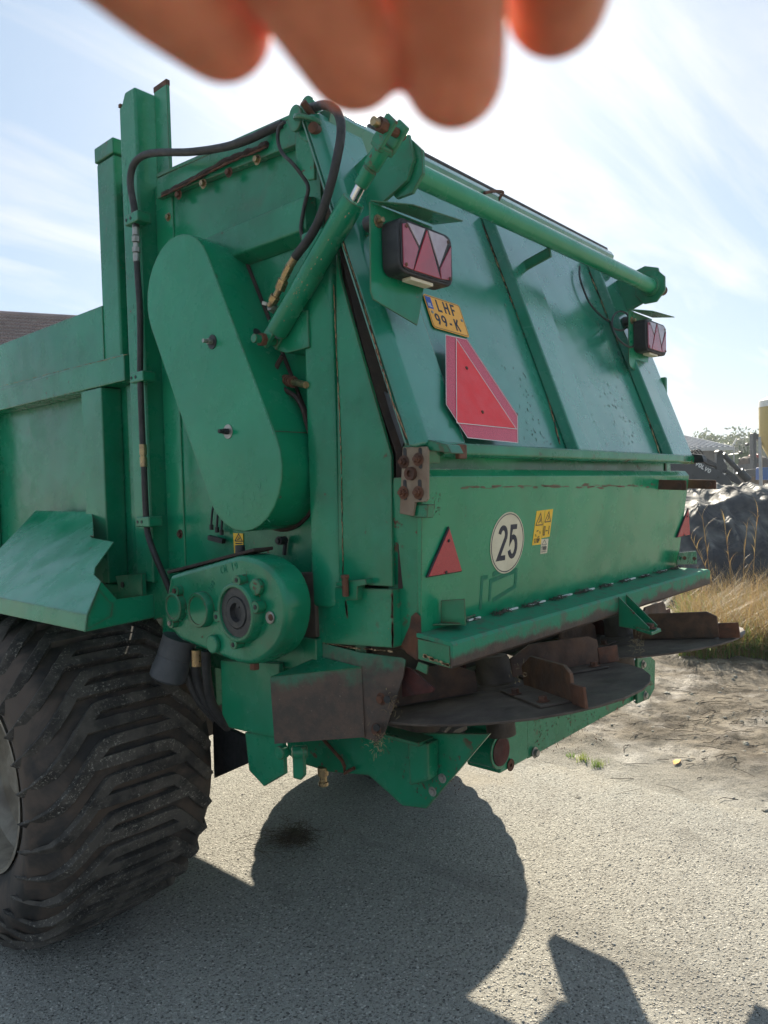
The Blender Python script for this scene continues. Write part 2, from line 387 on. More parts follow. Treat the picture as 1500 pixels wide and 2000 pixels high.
# muddy silt lying on the concrete to the right of the spreader
def mudmat():
    k = NT('wet_silt')
    n = k.noise(3.2, 8, .7, dist=.5); c = k.mix(k.ramp(n, .38, .64), (.085, .066, .046), (.235, .195, .145))
    c = k.mix(k.ramp(k.noise(18, 6, .7), .55, .72, 0, .8), c, (.060, .046, .034))
    at_ = k.n('ShaderNodeAttribute', attribute_name='edge'); c = k.mix(k.ramp(at_.outputs['Fac'], .05, .9), k.mix(k.ramp(k.noise(90, 4, .75), .45, .65), (.36, .335, .285), (.20, .185, .155)), c)
    k.set('Base Color', c); k.set('Roughness', k.ramp(k.noise(2.4, 6, .6), .30, .55, .55, 1.)); k.set('Specular IOR Level', .4)
    k.set('Normal', k.bump(k.noise(30, 8, .76), .9, .03)); return k.m
M['mud'] = mudmat()
def mudz(x, y):
    n = mnoise.fractal(V((x*1.7, y*1.7, 3)), 1.0, 2.1, 6)
    f = mnoise.fractal(V((x*7, y*7, 9)), .9, 2.1, 4)
    e = min(x-2.45-.35*mnoise.noise(V((y*1.1, 4, 0))), 7.2-x, y+1.6+.5*mnoise.noise(V((x, 0, 1))), 9-y)
    return max(-.02, min(.040, e*.045)) + (.036*n+.020*f)*max(0., min(1., e*1.3)) - .004
m_ = MB(); grid(m_, 1.7, 7, -2.2, 6.5, 260, 420, mudz)
mud = build('mud', m_, M['mud'], ang=80)
ea_ = mud.data.attributes.new('edge', 'FLOAT', 'POINT')
ea_.data.foreach_set('value', [max(0., min(1., (x-2.45-.35*mnoise.noise(V((y*1.1, 4, 0))))*.9, (y+1.6+.5*mnoise.noise(V((x, 0, 1))))*.9)) for x, y, z in m_.v]); tag(mud, 'uneven wet silt washed over the concrete', kind='structure')

# ================================================================ manure spreader
SP = empty('manure_spreader', (1.02, 2.0, 0))
tag(SP, 'large green manure spreader with slanted rear door, spreading discs and lugged tyres', 'spreader')
G, GW, GC, GBR, GS = M['green'], M['green_worn'], M['green_clean'], M['green_brown'], M['green_sky_sheen']
CX = 1.02
def mir(v): return V((2*CX-v[0], v[1], v[2]))
def part(name, mb, mat, bevel=.003, parent=SP, **k): return build(name, mb, mat, parent, bevel, **k)
def boxp(name, mat, x0, x1, y0, y1, z0, z1, bevel=.004, parent=SP, **k):
    return part(name, MB().box(x0, x1, y0, y1, z0, z1), mat, bevel, parent, **k)

# --- hopper side: sheet, rail, ribs, posts (left) and the mirrored right wall
side = boxp('side_panel', G, .06, .075, 1.44, 6.4, 1.34, 2.50)
boxp('upper_side_panel', G, .000, .02, 1.73, 6.4, 2.352, 2.592, .003)
boxp('side_rail', G, -.035, .058, 1.505, 6.4, 2.240, 2.350, .005)
boxp('side_rib', G, -.035, .058, 1.700, 1.880, 1.40, 2.237, .006)
boxp('side_rib', G, -.035, .058, 3.05, 3.23, 1.40, 2.237, .006)
boxp('sill_rail', G, -.03, .058, 1.505, 6.4, 1.30, 1.398, .006)
boxp('corner_filler', G, .025, .058, 1.500, 1.60, 1.40, 2.237, .004)
boxp('tall_post', G, .005, .115, 1.595, 1.742, 2.353, 3.195, .010)
boxp('post_cap', G, .000, .12, 1.590, 1.748, 3.198, 3.262, .006)
boxp('filler_post', G, .030, .10, 1.494, 1.588, 2.353, 3.085, .014, seg=3)
p = MB().prism([V((-.025, a, b)) for a, b in [(1.365, 1.42), (1.488, 1.42), (1.488, 3.330), (1.468, 3.335), (1.440, 3.378), (1.365, 3.372)]], (.11, 0, 0))
post = part('hose_post', p, G, .018, seg=4)
t = MB().box(-.026, -.005, 1.474, 1.490, 3.332, 3.346); part('post_tip', t, M['rust'], .002, post)
boxp('flat_bar', G, .035, .05, 1.235, 1.325, 2.95, 3.372, .003)
t = MB().box(.034, .051, 1.234, 1.326, 3.352, 3.374); part('rusty_bar_tip', t, M['rust'], .002)
boxp('flange_bar', GC, .045, .06, 1.24, 1.36, 1.30, 3.0, .004)
# right wall, front wall, floor (unseen faces keep the light out as on the real machine)
boxp('right_side_panel', G, 1.965, 1.98, .55, 6.4, 1.34, 2.592)
boxp('right_side_rail', G, 1.982, 2.075, 1.505, 6.4, 2.24, 2.35, .005)
boxp('front_wall', G, .06, 1.98, 6.4, 6.43, 1.30, 2.85)
boxp('floor', G, .06, 1.98, .45, 6.4, 1.27, 1.30)
for y in (1.595, ):
    boxp('right_post', G, 1.925, 2.035, 1.36, 1.742, 1.42, 3.26, .01)

# --- rear side wall with its top flange, rusty rubber strip and bolts
rw = boxp('rear_side_panel', G, .052, .066, .42, 1.305, 1.30, 2.935, .002)
boxp('right_rear_side_panel', G, 1.974, 1.988, .42, 1.365, 1.30, 2.95, .002)
def yz(pts, x): return [V((x, a, b)) for a, b in pts]
fl = MB().prism(yz([(1.31, 2.932), (.60, 2.882), (.42, 2.868), (.42, 2.955), (.60, 2.972), (1.31, 3.012)], .022), (.028, 0, 0))
fl = part('top_flange', fl, GW, .004)
top = MB().prism(yz([(1.31, 3.014), (.42, 2.957), (.42, 2.972), (1.31, 3.029)], .022), (.14, 0, 0)); part('top_cover_edge', top, G, .003)
rs = MB(); pa = [at(*q, x=.014) for q in [(318, 379), (350, 363), (400, 337), (450, 311), (500, 291), (522, 281)]]
rs.tube([a+V((0, 0, random.uniform(-.003, .003))) for a in spline(pa, 6)], [.010+random.uniform(-.003, .003) for _ in range(31)], 7)
part('rubber_seal', rs, M['rubberbrown'], 0)
rs = MB(); rs.tube([a+V((-.006, 0, -.012+random.uniform(-.002, .002))) for a in spline(pa, 6)], [.004+random.uniform(-.002, .001) for _ in range(31)], 6)
part('rusty_seal_edge', rs, M['rust'], 0)
for i, q in enumerate([(350, 381), (398, 359), (448, 337), (503, 312)]):
    part('bolt', MB().bolt(at(*q, x=.022), (-1, 0, 0), .0115, .012), M['brass'] if i in (1, 3) else M['rust'], .001, fl)
part('bolt', MB().bolt(at(329, 424, x=.045), (-1, 0, 0), .011, .008), M['brass'], .001, rw)
part('bolt', MB().bolt(at(352, 1043, x=.045), (-1, 0, 0), .012, .008), M['rust'], .001, rw)
# horizontal box beam across the rear side panel
bm_ = MB().prism([V((.000, 1.02, 2.690)), V((.051, 1.02, 2.702)), V((.051, 1.02, 2.560)), V((.000, 1.02, 2.588))], (0, -.58, 0))
part('side_beam', bm_, G, .006, seg=3)

# --- corner column and its side plate
col = MB().prism([V((-.02, .385, 1.40)), V((-.02, .445, 1.40)), V((.05, .452, 1.40)), V((.05, .33, 1.40)), V((.002, .335, 1.40))], (0, 0, 1.17))
part('corner_column', col, G, .012, seg=3)
pp = [(655, 470), (662, 1140), (766, 1146), (764, 890), (738, 800), (703, 680), (664, 540)]
cp = part('corner_plate', MB().prism([at(*q, x=.0) for q in pp], (.012, 0, 0)), G, .002)
lb = MB().prism([at(*q, x=-.006) for q in [(620, 1145), (766, 1151), (768, 1266), (617, 1256)]], (.12, 0, 0))
lb = part('lower_corner_box', lb, GW, .003)
part('hinge_tab', MB().prism([at(*q, x=-.03) for q in [(655, 1137), (713, 1131), (716, 1142), (698, 1146), (697, 1172), (676, 1173), (672, 1146), (655, 1144)]], (.035, 0, 0)), G, .002)
t = MB(); a = at(674, 1132, x=-.042); t.cyl(a+V((0, 0, .012)), a-V((0, 0, .05)), .010, 12); t.cyl(a+V((0, 0, .014)), a+V((0, 0, .004)), .014, 6); part('hinge_pin', t, M['rust'], .001)
m = MB().prism([V((.07, .10, 1.28)), V((.07, .60, 1.28)), V((.07, .60, 2.93)), V((.07, .43, 2.93)), V((.07, .07, 1.93)), V((.07, .07, 1.80))], (.02, 0, 0)); part('inner_frame', m, M['rust_dark'], .002)
m = MB().prism([mir(v) for v in [V((.07, .10, 1.28)), V((.07, .60, 1.28)), V((.07, .60, 2.93)), V((.07, .43, 2.93)), V((.07, .07, 1.93)), V((.07, .07, 1.80))]], (-.02, 0, 0)); part('right_inner_frame', m, M['rust_dark'], .002)
# rusty seal strip between box and door
sp_ = [(603, 268), (640, 400), (668, 505), (702, 650), (735, 772), (773, 885), (777, 1030), (778, 1150)]
st = MB(); L_ = [at(*q, x=.012) for q in sp_]; R_ = [at(q[0]+22, q[1], x=.012) for q in sp_]
for i in range(len(L_)-1):
    st.add([L_[i], R_[i]+V((.05, 0, 0)), R_[i+1]+V((.05, 0, 0)), L_[i+1], L_[i]+V((.02, .02, 0)), R_[i]+V((.07, .02, 0)), R_[i+1]+V((.07, .02, 0)), L_[i+1]+V((.02, .02, 0))],
           [(0, 1, 2, 3), (7, 6, 5, 4), (0, 4, 5, 1), (1, 5, 6, 2), (2, 6, 7, 3), (3, 7, 4, 0)])
part('door_seal_strip', st, M['rubberbrown'], 0, fix=True)
gp = MB().prism([at(*q, x=.03) for q in [(750, 765), (760, 770), (790, 860), (783, 880)]], (.006, 0, 0)); part('rubber_flap', gp, M['greyplastic'], 0)

# --- upper door: sheet, three pressed hat ribs, top fold
def dpt(x, z, off=0.):
    n = V((0, -1, .37)).normalized(); return V((x, .02+(z-1.895)*.37, z))+n*off
ud = empty('upper_door', (1.02, .2, 1.9), SP)
def dslab(x0, x1, z0, z1, o0, o1):
    return [dpt(x0, z0, o0), dpt(x1, z0, o0), dpt(x1, z1, o0), dpt(x0, z1, o0)], (dpt(0, 0, o1)-dpt(0, 0, o0))
part('door_sheet', MB().prism(*dslab(-.045, 2.04, 1.885, 2.925, -.006, 0)), GS, .001, ud)
def hat(x0, x1, h, z0, z1, s0=.006, s1=.05):
    m = MB(); q = [(x0, 0), (x0+s0, h), (x1-s1, h), (x1, 0)]
    a = [dpt(x, z0, o+.001) for x, o in q]; b = [dpt(x, z1, o+.001) for x, o in q]
    n = 4
    return m.add(a+b, [(3, 2, 1, 0), (4, 5, 6, 7)]+[(i, (i+1) % n, n+(i+1) % n, n+i) for i in range(n)])
part('door_rib', hat(-.046, .195, .036, 1.870, 2.91, .045, .008), GS, .012, ud, seg=3, fix=True)
part('door_rib', hat(.865, 1.085, .045, 1.870, 2.83, .006, .010), GS, .006, ud, seg=3, fix=True)
part('door_rib', hat(1.775, 2.04, .045, 1.870, 2.86, .006, .010), GS, .006, ud, seg=3, fix=True)
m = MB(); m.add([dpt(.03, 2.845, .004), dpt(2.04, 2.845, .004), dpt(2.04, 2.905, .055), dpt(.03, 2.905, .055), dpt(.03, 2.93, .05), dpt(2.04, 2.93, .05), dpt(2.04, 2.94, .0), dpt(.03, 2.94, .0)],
                [(0, 1, 2, 3), (3, 2, 5, 4), (4, 5, 6, 7), (7, 6, 1, 0), (0, 3, 4, 7), (1, 6, 5, 2)]); part('top_fold', m, GS, .003, ud, fix=True)
m = MB(); m.tube([dpt(.25, 2.958, .03), dpt(2.03, 2.952, .03)], .012, 8); part('top_rubber', m, M['black'], 0, ud)
m = MB(); m.tube(spline([at(946, 377, y=.34), at(962, 374, y=.34), at(982, 375, y=.34), at(977, 385, y=.34), at(970, 397, y=.36)], 4), .006, 7); part('wire_hook', m, M['rust'], 0, ud)
m = MB(); a = at(1200, 512, x=1.90); m.cyl(a+V((0, 0, -.06)), a, .02, 12); part('pin', m, M['rust'], .004, ud)
# cross beam at the bottom edge of the upper door
m = MB(); q = [(-.035, 1.889), (.02, 1.893), (.02, 1.850), (-.020, 1.849), (-.035, 1.856)]
m.prism([V((.06, a, b)) for a, b in q], (2.03, 0, 0)); part('cross_beam', m, GW, .006, seg=3)
boxp('beam_recess', GW, .03, 2.03, .075, .085, 1.77, 1.90, 0)
m = MB().prism([at(*q, x=.005) for q in [(786, 872), (828, 857), (873, 868), (882, 886), (836, 880), (834, 905), (790, 905)]], (.06, 0, 0)); part('beam_end_bracket', m, GW, .003)
m = MB().box(.105, .145, -.052, -.036, 1.842, 1.884); part('rusty_stop', m, M['rust'], .004)
m = MB().prism([at(*q, x=2.09) for q in [(1340, 884), (1378, 889), (1382, 903), (1350, 905)]], (-.05, 0, 0)); part('beam_end_bracket', m, M['black'], .003)

# --- lower door: flat panel with folded top edge and side flange
ld = empty('lower_door', (1.02, 0, 1.35), SP)
m = MB()
prof = [(.050, 1.818), (.018, 1.816), (.0, 1.794), (.050, 1.335), (.065, 1.335), (.020, 1.790), (.050, 1.806)]
def lx(z, s): f = (1.797-z)/.46; return (0.000+.035*max(0, f)) if s < 0 else (2.07-.05*max(0, f))
n = len(prof)
m.add([V((lx(b, -1), a, b)) for a, b in prof]+[V((lx(b, 1), a, b)) for a, b in prof],
      [tuple(range(n)), tuple(range(2*n-1, n-1, -1))]+[((i+1) % n, i, n+i, n+(i+1) % n) for i in range(n)])
part('door_panel', m, M['green_clean'], .002, ld, fix=True)
m = MB().prism([V((0.002, .018, 1.795)), V((.036, .060, 1.30)), V((.036, .17, 1.30)), V((.012, .15, 1.60)), V((.005, .11, 1.795))], (.008, 0, 0)); part('side_flange', m, GW, .002, ld)
FPL = ((-.003, .05, 1.795), (1, 0, .0687))
m = MB().prism([at(*q, pl=FPL) for q in [(783, 1262), (800, 1222), (803, 1204), (812, 1196), (821, 1205), (822, 1240), (818, 1262), (815, 1290), (795, 1276)]], (.0025, 0, 0)); part('rusty_patch', m, M['rust'], .0, ld)
for xr, xs in ((1.90, 1), (2.0, 1)):
    pass
# two rusty lugs on the right, angle brackets at the bumper
for q in ([(1287, 945), (1327, 954), (1329, 966), (1290, 962)], [(1348, 944), (1386, 952), (1387, 964), (1350, 958)]):
    a = ln(*q[0]); b = a+V((0, -.098, -.012))
    t = MB().obox((a+b)/2, V((.006, 0, 0)), V((0, .072, .004)), V((0, 0, .022))); t.cyl(b+V((-.010, .012, 0)), b+V((.010, .012, 0)), .018, 16)
    part('rusty_lug', t, M['rust'], .004, ld, seg=3)
def angle(px0, mirror=False):
    t = MB(); a = V((.17, .043, 1.355)); s_ = 1
    t.prism([a, a+V((0, -.005, 0)), a+V((.115, -.055, .0)), a+V((.115, -.05, 0))], (0, 0, .105))
    t.prism([a+V((0, 0, 0)), a+V((.115, 0, 0)), a+V((.115, -.055, 0)), a+V((.02, -.02, 0))], (0, 0, .006)); return t
q = [(862, 1172), (905, 1168), (913, 1172), (912, 1222), (845, 1222), (860, 1215)]
t = MB(); a0, a1, a2, a3 = ln(862, 1172, .004), ln(862, 1218, .004), at(911, 1221, y=-.035), at(909, 1169, y=-.035)
t.sheet([a0, a1, a2, a3], .006); t.sheet([ln(845, 1222, .003), a2, a2+V((.06, .05, 0)), ln(930, 1202, .003)], .005); part('angle_bracket', t, GW, .002, ld)
t = MB(); t.sheet([at(1327, 1079, y=.0), at(1360, 1076, y=.05), at(1362, 1102, y=.05), at(1322, 1103, y=.0)], .006); br = part('angle_bracket', t, GW, .002, ld)
for q in ((1337, 1090), (1356, 1091)): part('bolt_hole', MB().cyl(at(*q, y=.0), at(*q, y=-.012), .009, 12), M['rust'], 0, ld)
# bumper shelf under the lower door
m = MB(); q = [(.052, 1.350), (-.068, 1.338), (-.076, 1.330), (-.076, 1.272), (-.068, 1.264), (-.066, 1.262), (-.066, 1.326), (.052, 1.338)]
n = len(q)
def bx(a, s): return .018 if s < 0 else 2.055+(-a)*.75
m.add([V((bx(a, -1), a, b)) for a, b in q]+[V((bx(a, 1), a, b)) for a, b in q], [tuple(range(n)), tuple(range(2*n-1, n-1, -1))]+[((i+1) % n, i, n+i, n+(i+1) % n) for i in range(n)])
bump_ = part('bumper_shelf', m, M['bumper'], .002, fix=True)
m = MB().prism([V((.02, .05, 1.334)), V((.02, -.064, 1.328)), V((.02, -.064, 1.264)), V((.02, .05, 1.275))], (.006, 0, 0)); part('bumper_end', m, GW, .001, bump_)
m = MB().prism([V((.02, .050, 1.268)), V((.02, .015, 1.262)), V((.02, .02, 1.235)), V((.02, .06, 1.245))], (.006, 0, 0)); part('under_plate', m, GW, .001, bump_)
# stay welded to the bumper
a = at(1215, 1175, y=-.078); t = MB()
for dx in (-.035, .035):
    b = a+V((dx, 0, 0)); t.prism([b+V((0, .0, .025)), b+V((0, 0, -.09)), b+V((0, -.11, -.10)), b+V((0, -.12, -.085))], (.006, 0, 0))
t.obox(a+V((.003, -.10, -.098)), V((.045, 0, 0)), V((0, .03, .006)), V((0, .001, .006)))
st_ = part('stay', t, G, .002); part('bolt', MB().bolt(a+V((.003, -.105, -.092)), (0, 0, 1), .016, .016), M['rust'], .001, st_)

# --- chain guard on the side: rounded capsule cover
def capsule(c1, c2, r, n=14):
    c1, c2 = V((0, *c1)), V((0, *c2)); d = (c2-c1).normalized(); s_ = V((1, 0, 0)).cross(d); out = []
    for c, sg in ((c1, -1), (c2, 1)):
        for i in range(n+1):
            a = math.pi*i/n
            out.append(c+s_*math.cos(a)*r*(1 if sg < 0 else -1)+d*math.sin(a)*r*sg)
    return out
c1, c2 = (.975, 2.470), (.655, 1.842)
pts = capsule(c1, c2, .202)
cover = MB().prism([V((-.118, p.y, p.z)) for p in pts], (.166, 0, 0))
cover = part('chain_guard', cover, GC, .004, seg=3)
rb = MB(); path = [V((.047, p.y, p.z)) for p in capsule(c1, c2, .206, 18)]; path.append(path[0]); rb.tube(path, .007, 7, False); part('rubber_edge', rb, M['rubberbrown'], 0, cover)
for i, q in enumerate([(415, 668), (446, 843)]):
    a = at(*q, x=-.118); t = MB().cyl(a, a-V((.003, 0, 0)), .024, 24); part('washer', t, M['black'] if i == 0 else M['zinc'], .001, cover)
    t = MB().cyl(a-V((.003, 0, 0)), a-V((.020, 0, 0)), .011, 6); t.cyl(a-V((.02, 0, 0)), a-V((.038, 0, 0)), .007, 12); part('nut', t, M['zinc'] if i == 0 else M['black'], .001, cover)
a = at(477, 612, x=-.03); nrm = V((0, -.86, .44)); t = MB()
for q, r in (((477, 611), .016),):
    d = V((0, c2[0]-c1[0], c2[1]-c1[1])).normalized(); sd = V((0, -d.z, d.y)) if -d.z < 0 else V((0, d.z, -d.y))
    base = V((-.03, c1[0], c1[1]))+d*.30+sd*.2025
    t.cyl(base, base+sd*.003, r, 18)
part('plug', t, M['black'], .001, cover)
seam = MB(); d = V((0, c2[0]-c1[0], c2[1]-c1[1])).normalized(); sd = V((0, -d.y, 0)); 
sd = V((0, d.z, -d.y)); sd = sd if sd.y < 0 else -sd
b0 = V((0, c2[0], c2[1]))-d*.02+sd*.2035; seam.bar(b0+V((-.115, 0, 0)), b0+V((.045, 0, 0)), .002, .002); part('seam', seam, M['rust'], 0, cover)
# grease nipple block, studs, sticker below the guard
t = MB()
for i, q in enumerate([(413, 1035), (424, 1040), (433, 1045)]):
    a = at(*q, x=.03); t.cyl(a, a+V((0, 0, .02)), .008, 8); t.tube(spline([a+V((0, 0, .02)), a+V((.005, 0, .06)), a+V((.02, .01, .09))], 3), .0045, 6)
t.bar(at(409, 1050, x=.03), at(437, 1057, x=.03), .018, .018); part('grease_lines', t, M['black'], .001)
t = MB(); a = at(558, 1055, x=.04); t.cyl(a, a-V((.03, 0, 0)), .014, 8); t.bolt(a-V((.03, 0, 0)), (-1, 0, 0), .01, .008); t.tube([a+V((0, 0, .0)), a+V((0, .01, -.05))], .008, 6); part('grease_nipple', t, M['black'], .001)
stk = part('warning_sticker', MB().prism([at(*q, x=.050) for q in [(456, 1041), (475, 1042), (476, 1082), (458, 1082)]], (-.0015, 0, 0)), M['yellow'], 0)
# stud with spring below the cylinder foot
t = MB(); a, b = at(552, 741, x=.03), at(598, 752, x=-.03); t.cyl(a, a+(b-a)*.45, .013, 14)
for i in range(5): t.cyl(a+(b-a)*(.02+.1*i), a+(b-a)*(.07+.1*i), .019, 14)
part('tension_spring', t, M['rust'], .001); part('stud', MB().cyl(a+(b-a)*.45, b, .011, 14), M['brass'], .001)
t = MB(); t.tube(spline([at(*q, x=.0) for q in [(552, 695), (541, 715), (540, 735), (552, 758), (577, 775), (592, 800), (600, 830), (611, 860)]], 5), .008, 7); part('guard_lip', t, M['rubberbrown'], 0)

# --- gearbox casting
gx = -.185
gpx = [(331, 1124), (345, 1119), (462, 1086), (480, 1086), (512, 1096), (543, 1123), (560, 1165), (562, 1205), (553, 1247), (535, 1275), (505, 1295), (482, 1298), (455, 1292), (352, 1250), (322, 1222), (319, 1200)]
gq = [at(*q, x=gx) for q in gpx]; gq = gq[:2]+spline(gq[2:13], 3)+gq[13:]
gb = MB(); cpt = sum(gq, V())/len(gq)
inner = [cpt+(q-cpt)*.965 for q in gq]
vs = [q+V((-.006, 0, 0)) for q in inner]+[q+V((.012, 0, 0)) for q in gq]+[cpt+(q-cpt)*1.01+V((.095, 0, 0)) for q in gq]; n = len(gq)
gb.add(vs, [tuple(range(n))]+[(k*n+i, k*n+(i+1) % n, (k+1)*n+(i+1) % n, (k+1)*n+i) for k in range(2) for i in range(n)]+[tuple(range(3*n-1, 2*n-1, -1))])
gb = part('gearbox', gb, G, .012, seg=4, fix=True)
fx = gx-.006
def disc(q, r, h, nm, mat, par=gb, x=fx, n=28, bev=.002): a = at(*q, x=x); return part(nm, MB().cyl(a, a-V((h, 0, 0)), r, n), mat, bev, par)
A = at(459, 1197, x=fx-.032); A.x = fx
t = MB().lathe(A, (-1, 0, 0), [(0, .098), (.030, .092), (.034, .088), (.034, .078), (.022, .076)], 40, caps=False)
for a_ in (1.45, .25, 4.55, 2.9+.45):
    b = A+V((0, -math.cos(a_)*.099, math.sin(a_)*.099)); t.cyl(b, b-V((.032, 0, 0)), .018, 14)
fl_ = part('bearing_flange', t, G, .002, gb)
for a_ in (1.45, .25, 4.55, 3.35):
    b = A+V((-.032, -math.cos(a_)*.102, math.sin(a_)*.102)); part('bolt_hole', MB().cyl(b, b-V((.0015, 0, 0)), .0075, 12), M['black'], 0, gb)
t = MB().lathe(A, (-1, 0, 0), [(.012, .077), (.026, .077), (.027, .052), (.024, .050), (.024, .049), (.030, .047), (.030, .030), (.012, .028), (.010, .0005)], 40); part('shaft_seal', t, M['bearing'], 0, gb)
t = MB().obox(A+V((-.024, -.012, .024)), V((.006, 0, 0)), V((0, .006, .004)), V((0, -.004, .006))); part('key', t, M['bearing'], .001, gb)
for q, r, hh in (((384, 1192), .060, .028), ):
    a = at(*q, x=fx-hh); a.x = fx; t = MB().lathe(a, (-1, 0, 0), [(0, r), (hh-.003, r*.96), (hh, r*.92), (hh, r*.78), (hh-.003, r*.76), (hh-.003, .0005)], 36); part('cover_cap', t, G, 0, gb)
a = at(336, 1186, x=fx-.024); a.x = fx; t = MB().lathe(a, (-1, 0, 0), [(0, .052), (.022, .050), (.024, .046), (.024, .040), (.021, .038), (.021, .0005)], 32)
for s_ in (-1, 1): t.cyl(a+V((0, -.018*s_, .055*s_)), a+V((-.022, -.018*s_, .055*s_)), .019, 14)
part('cover_cap', t, GW, 0, gb)
for s_, mm in ((1, M['rust']), (-1, M['zinc'])): b = a+V((-.022, -.018*s_, .057*s_)); part('bolt', MB().cyl(b, b-V((.007, 0, 0)), .009, 6), mm, .001, gb)
t = MB().bar(at(358, 1193, x=fx), at(430, 1198, x=fx), .012, .016); part('web', t, G, .002, gb)
disc((506, 1146), .026, .018, 'filler_plug', GW, bev=.004); disc((529, 1206), .019, .006, 'sight_glass', M['zinc'])
a = at(529, 1206, x=fx-.006); part('sight_glass_lens', MB().cyl(a, a-V((.002, 0, 0)), .010, 16), M['rust'], 0, gb)
disc((421, 1257), .030, .018, 'drain_plug', G, bev=.006)
t = MB().bar(at(345, 1119, x=gx+.05)+V((0, 0, .006)), at(515, 1072, x=gx+.06)+V((0, 0, .0)), .08, .010); part('gasket_strip', t, M['rubberbrown'], .002, gb)
a = at(469, 1078, x=gx+.04); part('breather', MB().cyl(a-V((0, 0, .02)), a+V((0, 0, .022)), .016, 12), M['black'], .003, gb)
a = at(497, 1300, x=gx+.03); part('drain_bolt', MB().cyl(a+V((0, 0, .01)), a-V((0, 0, .012)), .016, 6), M['rust'], .001, gb)
a, b = at(352, 1245, x=-.12), at(331, 1312, x=-.15); part('shaft_cap', MB().lathe(a, b-a, [(0, .062), (.07, .062), (.072, .060), (.12, .066), (.150, .066), (.158, .058), (.158, .001)], 28), M['greyplastic'], 0)
# gearbox carrier behind, dark bearing plate
boxp('gearbox_carrier', G, -.03, .05, .42, 1.30, 1.19, 1.30, .004)
m = MB().prism([at(*q, x=-.02) for q in [(572, 1120), (612, 1118), (618, 1245), (575, 1250)]], (.05, 0, 0)); part('bearing_plate', m, M['rust_dark'], .004)
m = MB().prism([at(*q, x=.0) for q in [(560, 1255), (625, 1250), (640, 1275), (560, 1300)]], (.15, 0, 0)); part('shaft_housing', m, M['rust_red'], .003)

# --- hydraulic cylinder with clevis and foot
hx = -.055
a, b = at(541, 648, x=hx), at(691, 391, x=hx); d = (b-a).normalized()
cyl = MB().lathe(a, d, [(-.004, .018), (.0, .034), (.010, .036), ((b-a).length-.012, .036), ((b-a).length, .034), ((b-a).length+.001, .018)], 32); cyl = part('hydraulic_cylinder', cyl, M['green_worn'], .001)
e = at(738, 290, x=hx); r = b+(e-b)*.28
part('rod', MB().cyl(b-d*.01, r+d*.01, .016, 24), M['chrome'], 0, cyl)
t = MB().lathe(r, d, [(0, .018), (.001, .021), (.05, .022), (.052, .019), (.056, .019), (.058, .024), (.12, .025)], 24); part('rod_end', t, GW, .001, cyl)
u_ = V((1, 0, 0)); k_ = r+d*.105
t = MB().obox(k_+d*.012, u_*.030, d.cross(u_)*.022, d*.010)
for s_ in (-1, 1): t.obox(k_+d*.052+u_*s_*.024, u_*.007, d.cross(u_)*.024, d*.040)
part('clevis', t, GW, .005, cyl, seg=3)
t = MB(); pb = k_+d*.062; t.cyl(pb-u_*.033, pb+u_*.045, .013, 18); t.cyl(pb-u_*.031, pb-u_*.058, .019, 6); part('clevis_nut', t, M['rust'], .001, cyl)
part('clevis_bolt', MB().cyl(pb-u_*.058, pb-u_*.078, .012, 18), M['brass'], .001, cyl)
fo = a-d*.028
t = MB(); 
for s_ in (-1, 1): t.obox(fo+u_*s_*.022+d*.002, u_*.008, d.cross(u_)*.020, d*.030)
t.cyl(fo+u_*.10-d*.01, fo-u_*.040-d*.01, .013, 16); part('cylinder_foot', t, GW, .004, cyl, seg=3)
t = MB(); pf = fo-d*.01-u_*.030; t.cyl(pf, pf-u_*.018, .021, 6); part('foot_nut', t, M['rust'], .001, cyl); part('foot_pin', MB().cyl(pf-u_*.018, pf-u_*.042, .014, 16), GW, .001, cyl)
t = MB().prism([at(*q, x=-.03) for q in [(522, 625), (600, 605), (603, 678), (560, 690), (540, 685)]], (.08, 0, 0)); part('foot_bracket', t, G, .003)
# brass line fittings at the cylinder foot
q = [at(*s_, x=-.085) for s_ in [(527, 598), (548, 562), (556, 540), (566, 520), (578, 500)]]
t = MB(); t.cyl(q[0]+V((.03, 0, -.01)), q[0], .015, 6); t.cyl(q[0]-V((0, -.02, -.006)), q[0]+V((0, .016, .016)), .014, 6); part('elbow_fitting', t, M['zinc'], .001, cyl)
t = MB(); t.cyl(q[0], q[1], .011, 12); t.cyl(q[0]+(q[1]-q[0])*.25, q[0]+(q[1]-q[0])*.55, .017, 6); t.cyl(q[1]-(q[1]-q[0])*.1, q[2]-(q[2]-q[1])*.3, .018, 6); t.cyl(q[1], q[2], .012, 12); part('line_fitting', t, M['brass'], .001, cyl)
t = MB(); t.cyl(q[2], q[3], .014, 6); t.cyl(q[3], q[4], .0125, 16); part('hose_ferrule', t, M['brass'], .001, cyl)

# --- brackets carrying the roll tube
brp = [at(*q, x=.085) for q in [(655, 360), (712, 305), (765, 262), (798, 262), (808, 310), (795, 352), (780, 366), (694, 442)]]
for mm in (False, True):
    f_ = mir if mm else (lambda v: V(v)); e = -1 if mm else 1
    pl_ = part('tube_bracket', MB().prism([f_(v) for v in brp], (.012*e, 0, 0)), G, .002)
    oc = [at(*q, x=.097) for q in [(762, 262), (796, 268), (806, 308), (795, 352), (762, 366), (757, 362), (762, 300)]]
    ctr = V((.10, .118, 2.703)); t = MB()
    op = [ctr+V((0, math.cos(math.pi/8+i*math.pi/4)*.078, math.sin(math.pi/8+i*math.pi/4)*.085)) for i in range(8)]
    t.prism([f_(v) for v in op], (.012*e, 0, 0)); part('end_plate', t, G, .002, pl_)
tz, ty = 2.700, .112
tb = MB().cyl((.112, ty, tz), (1.928, ty, tz), .0345, 32); part('roll_tube', tb, GC, .001)
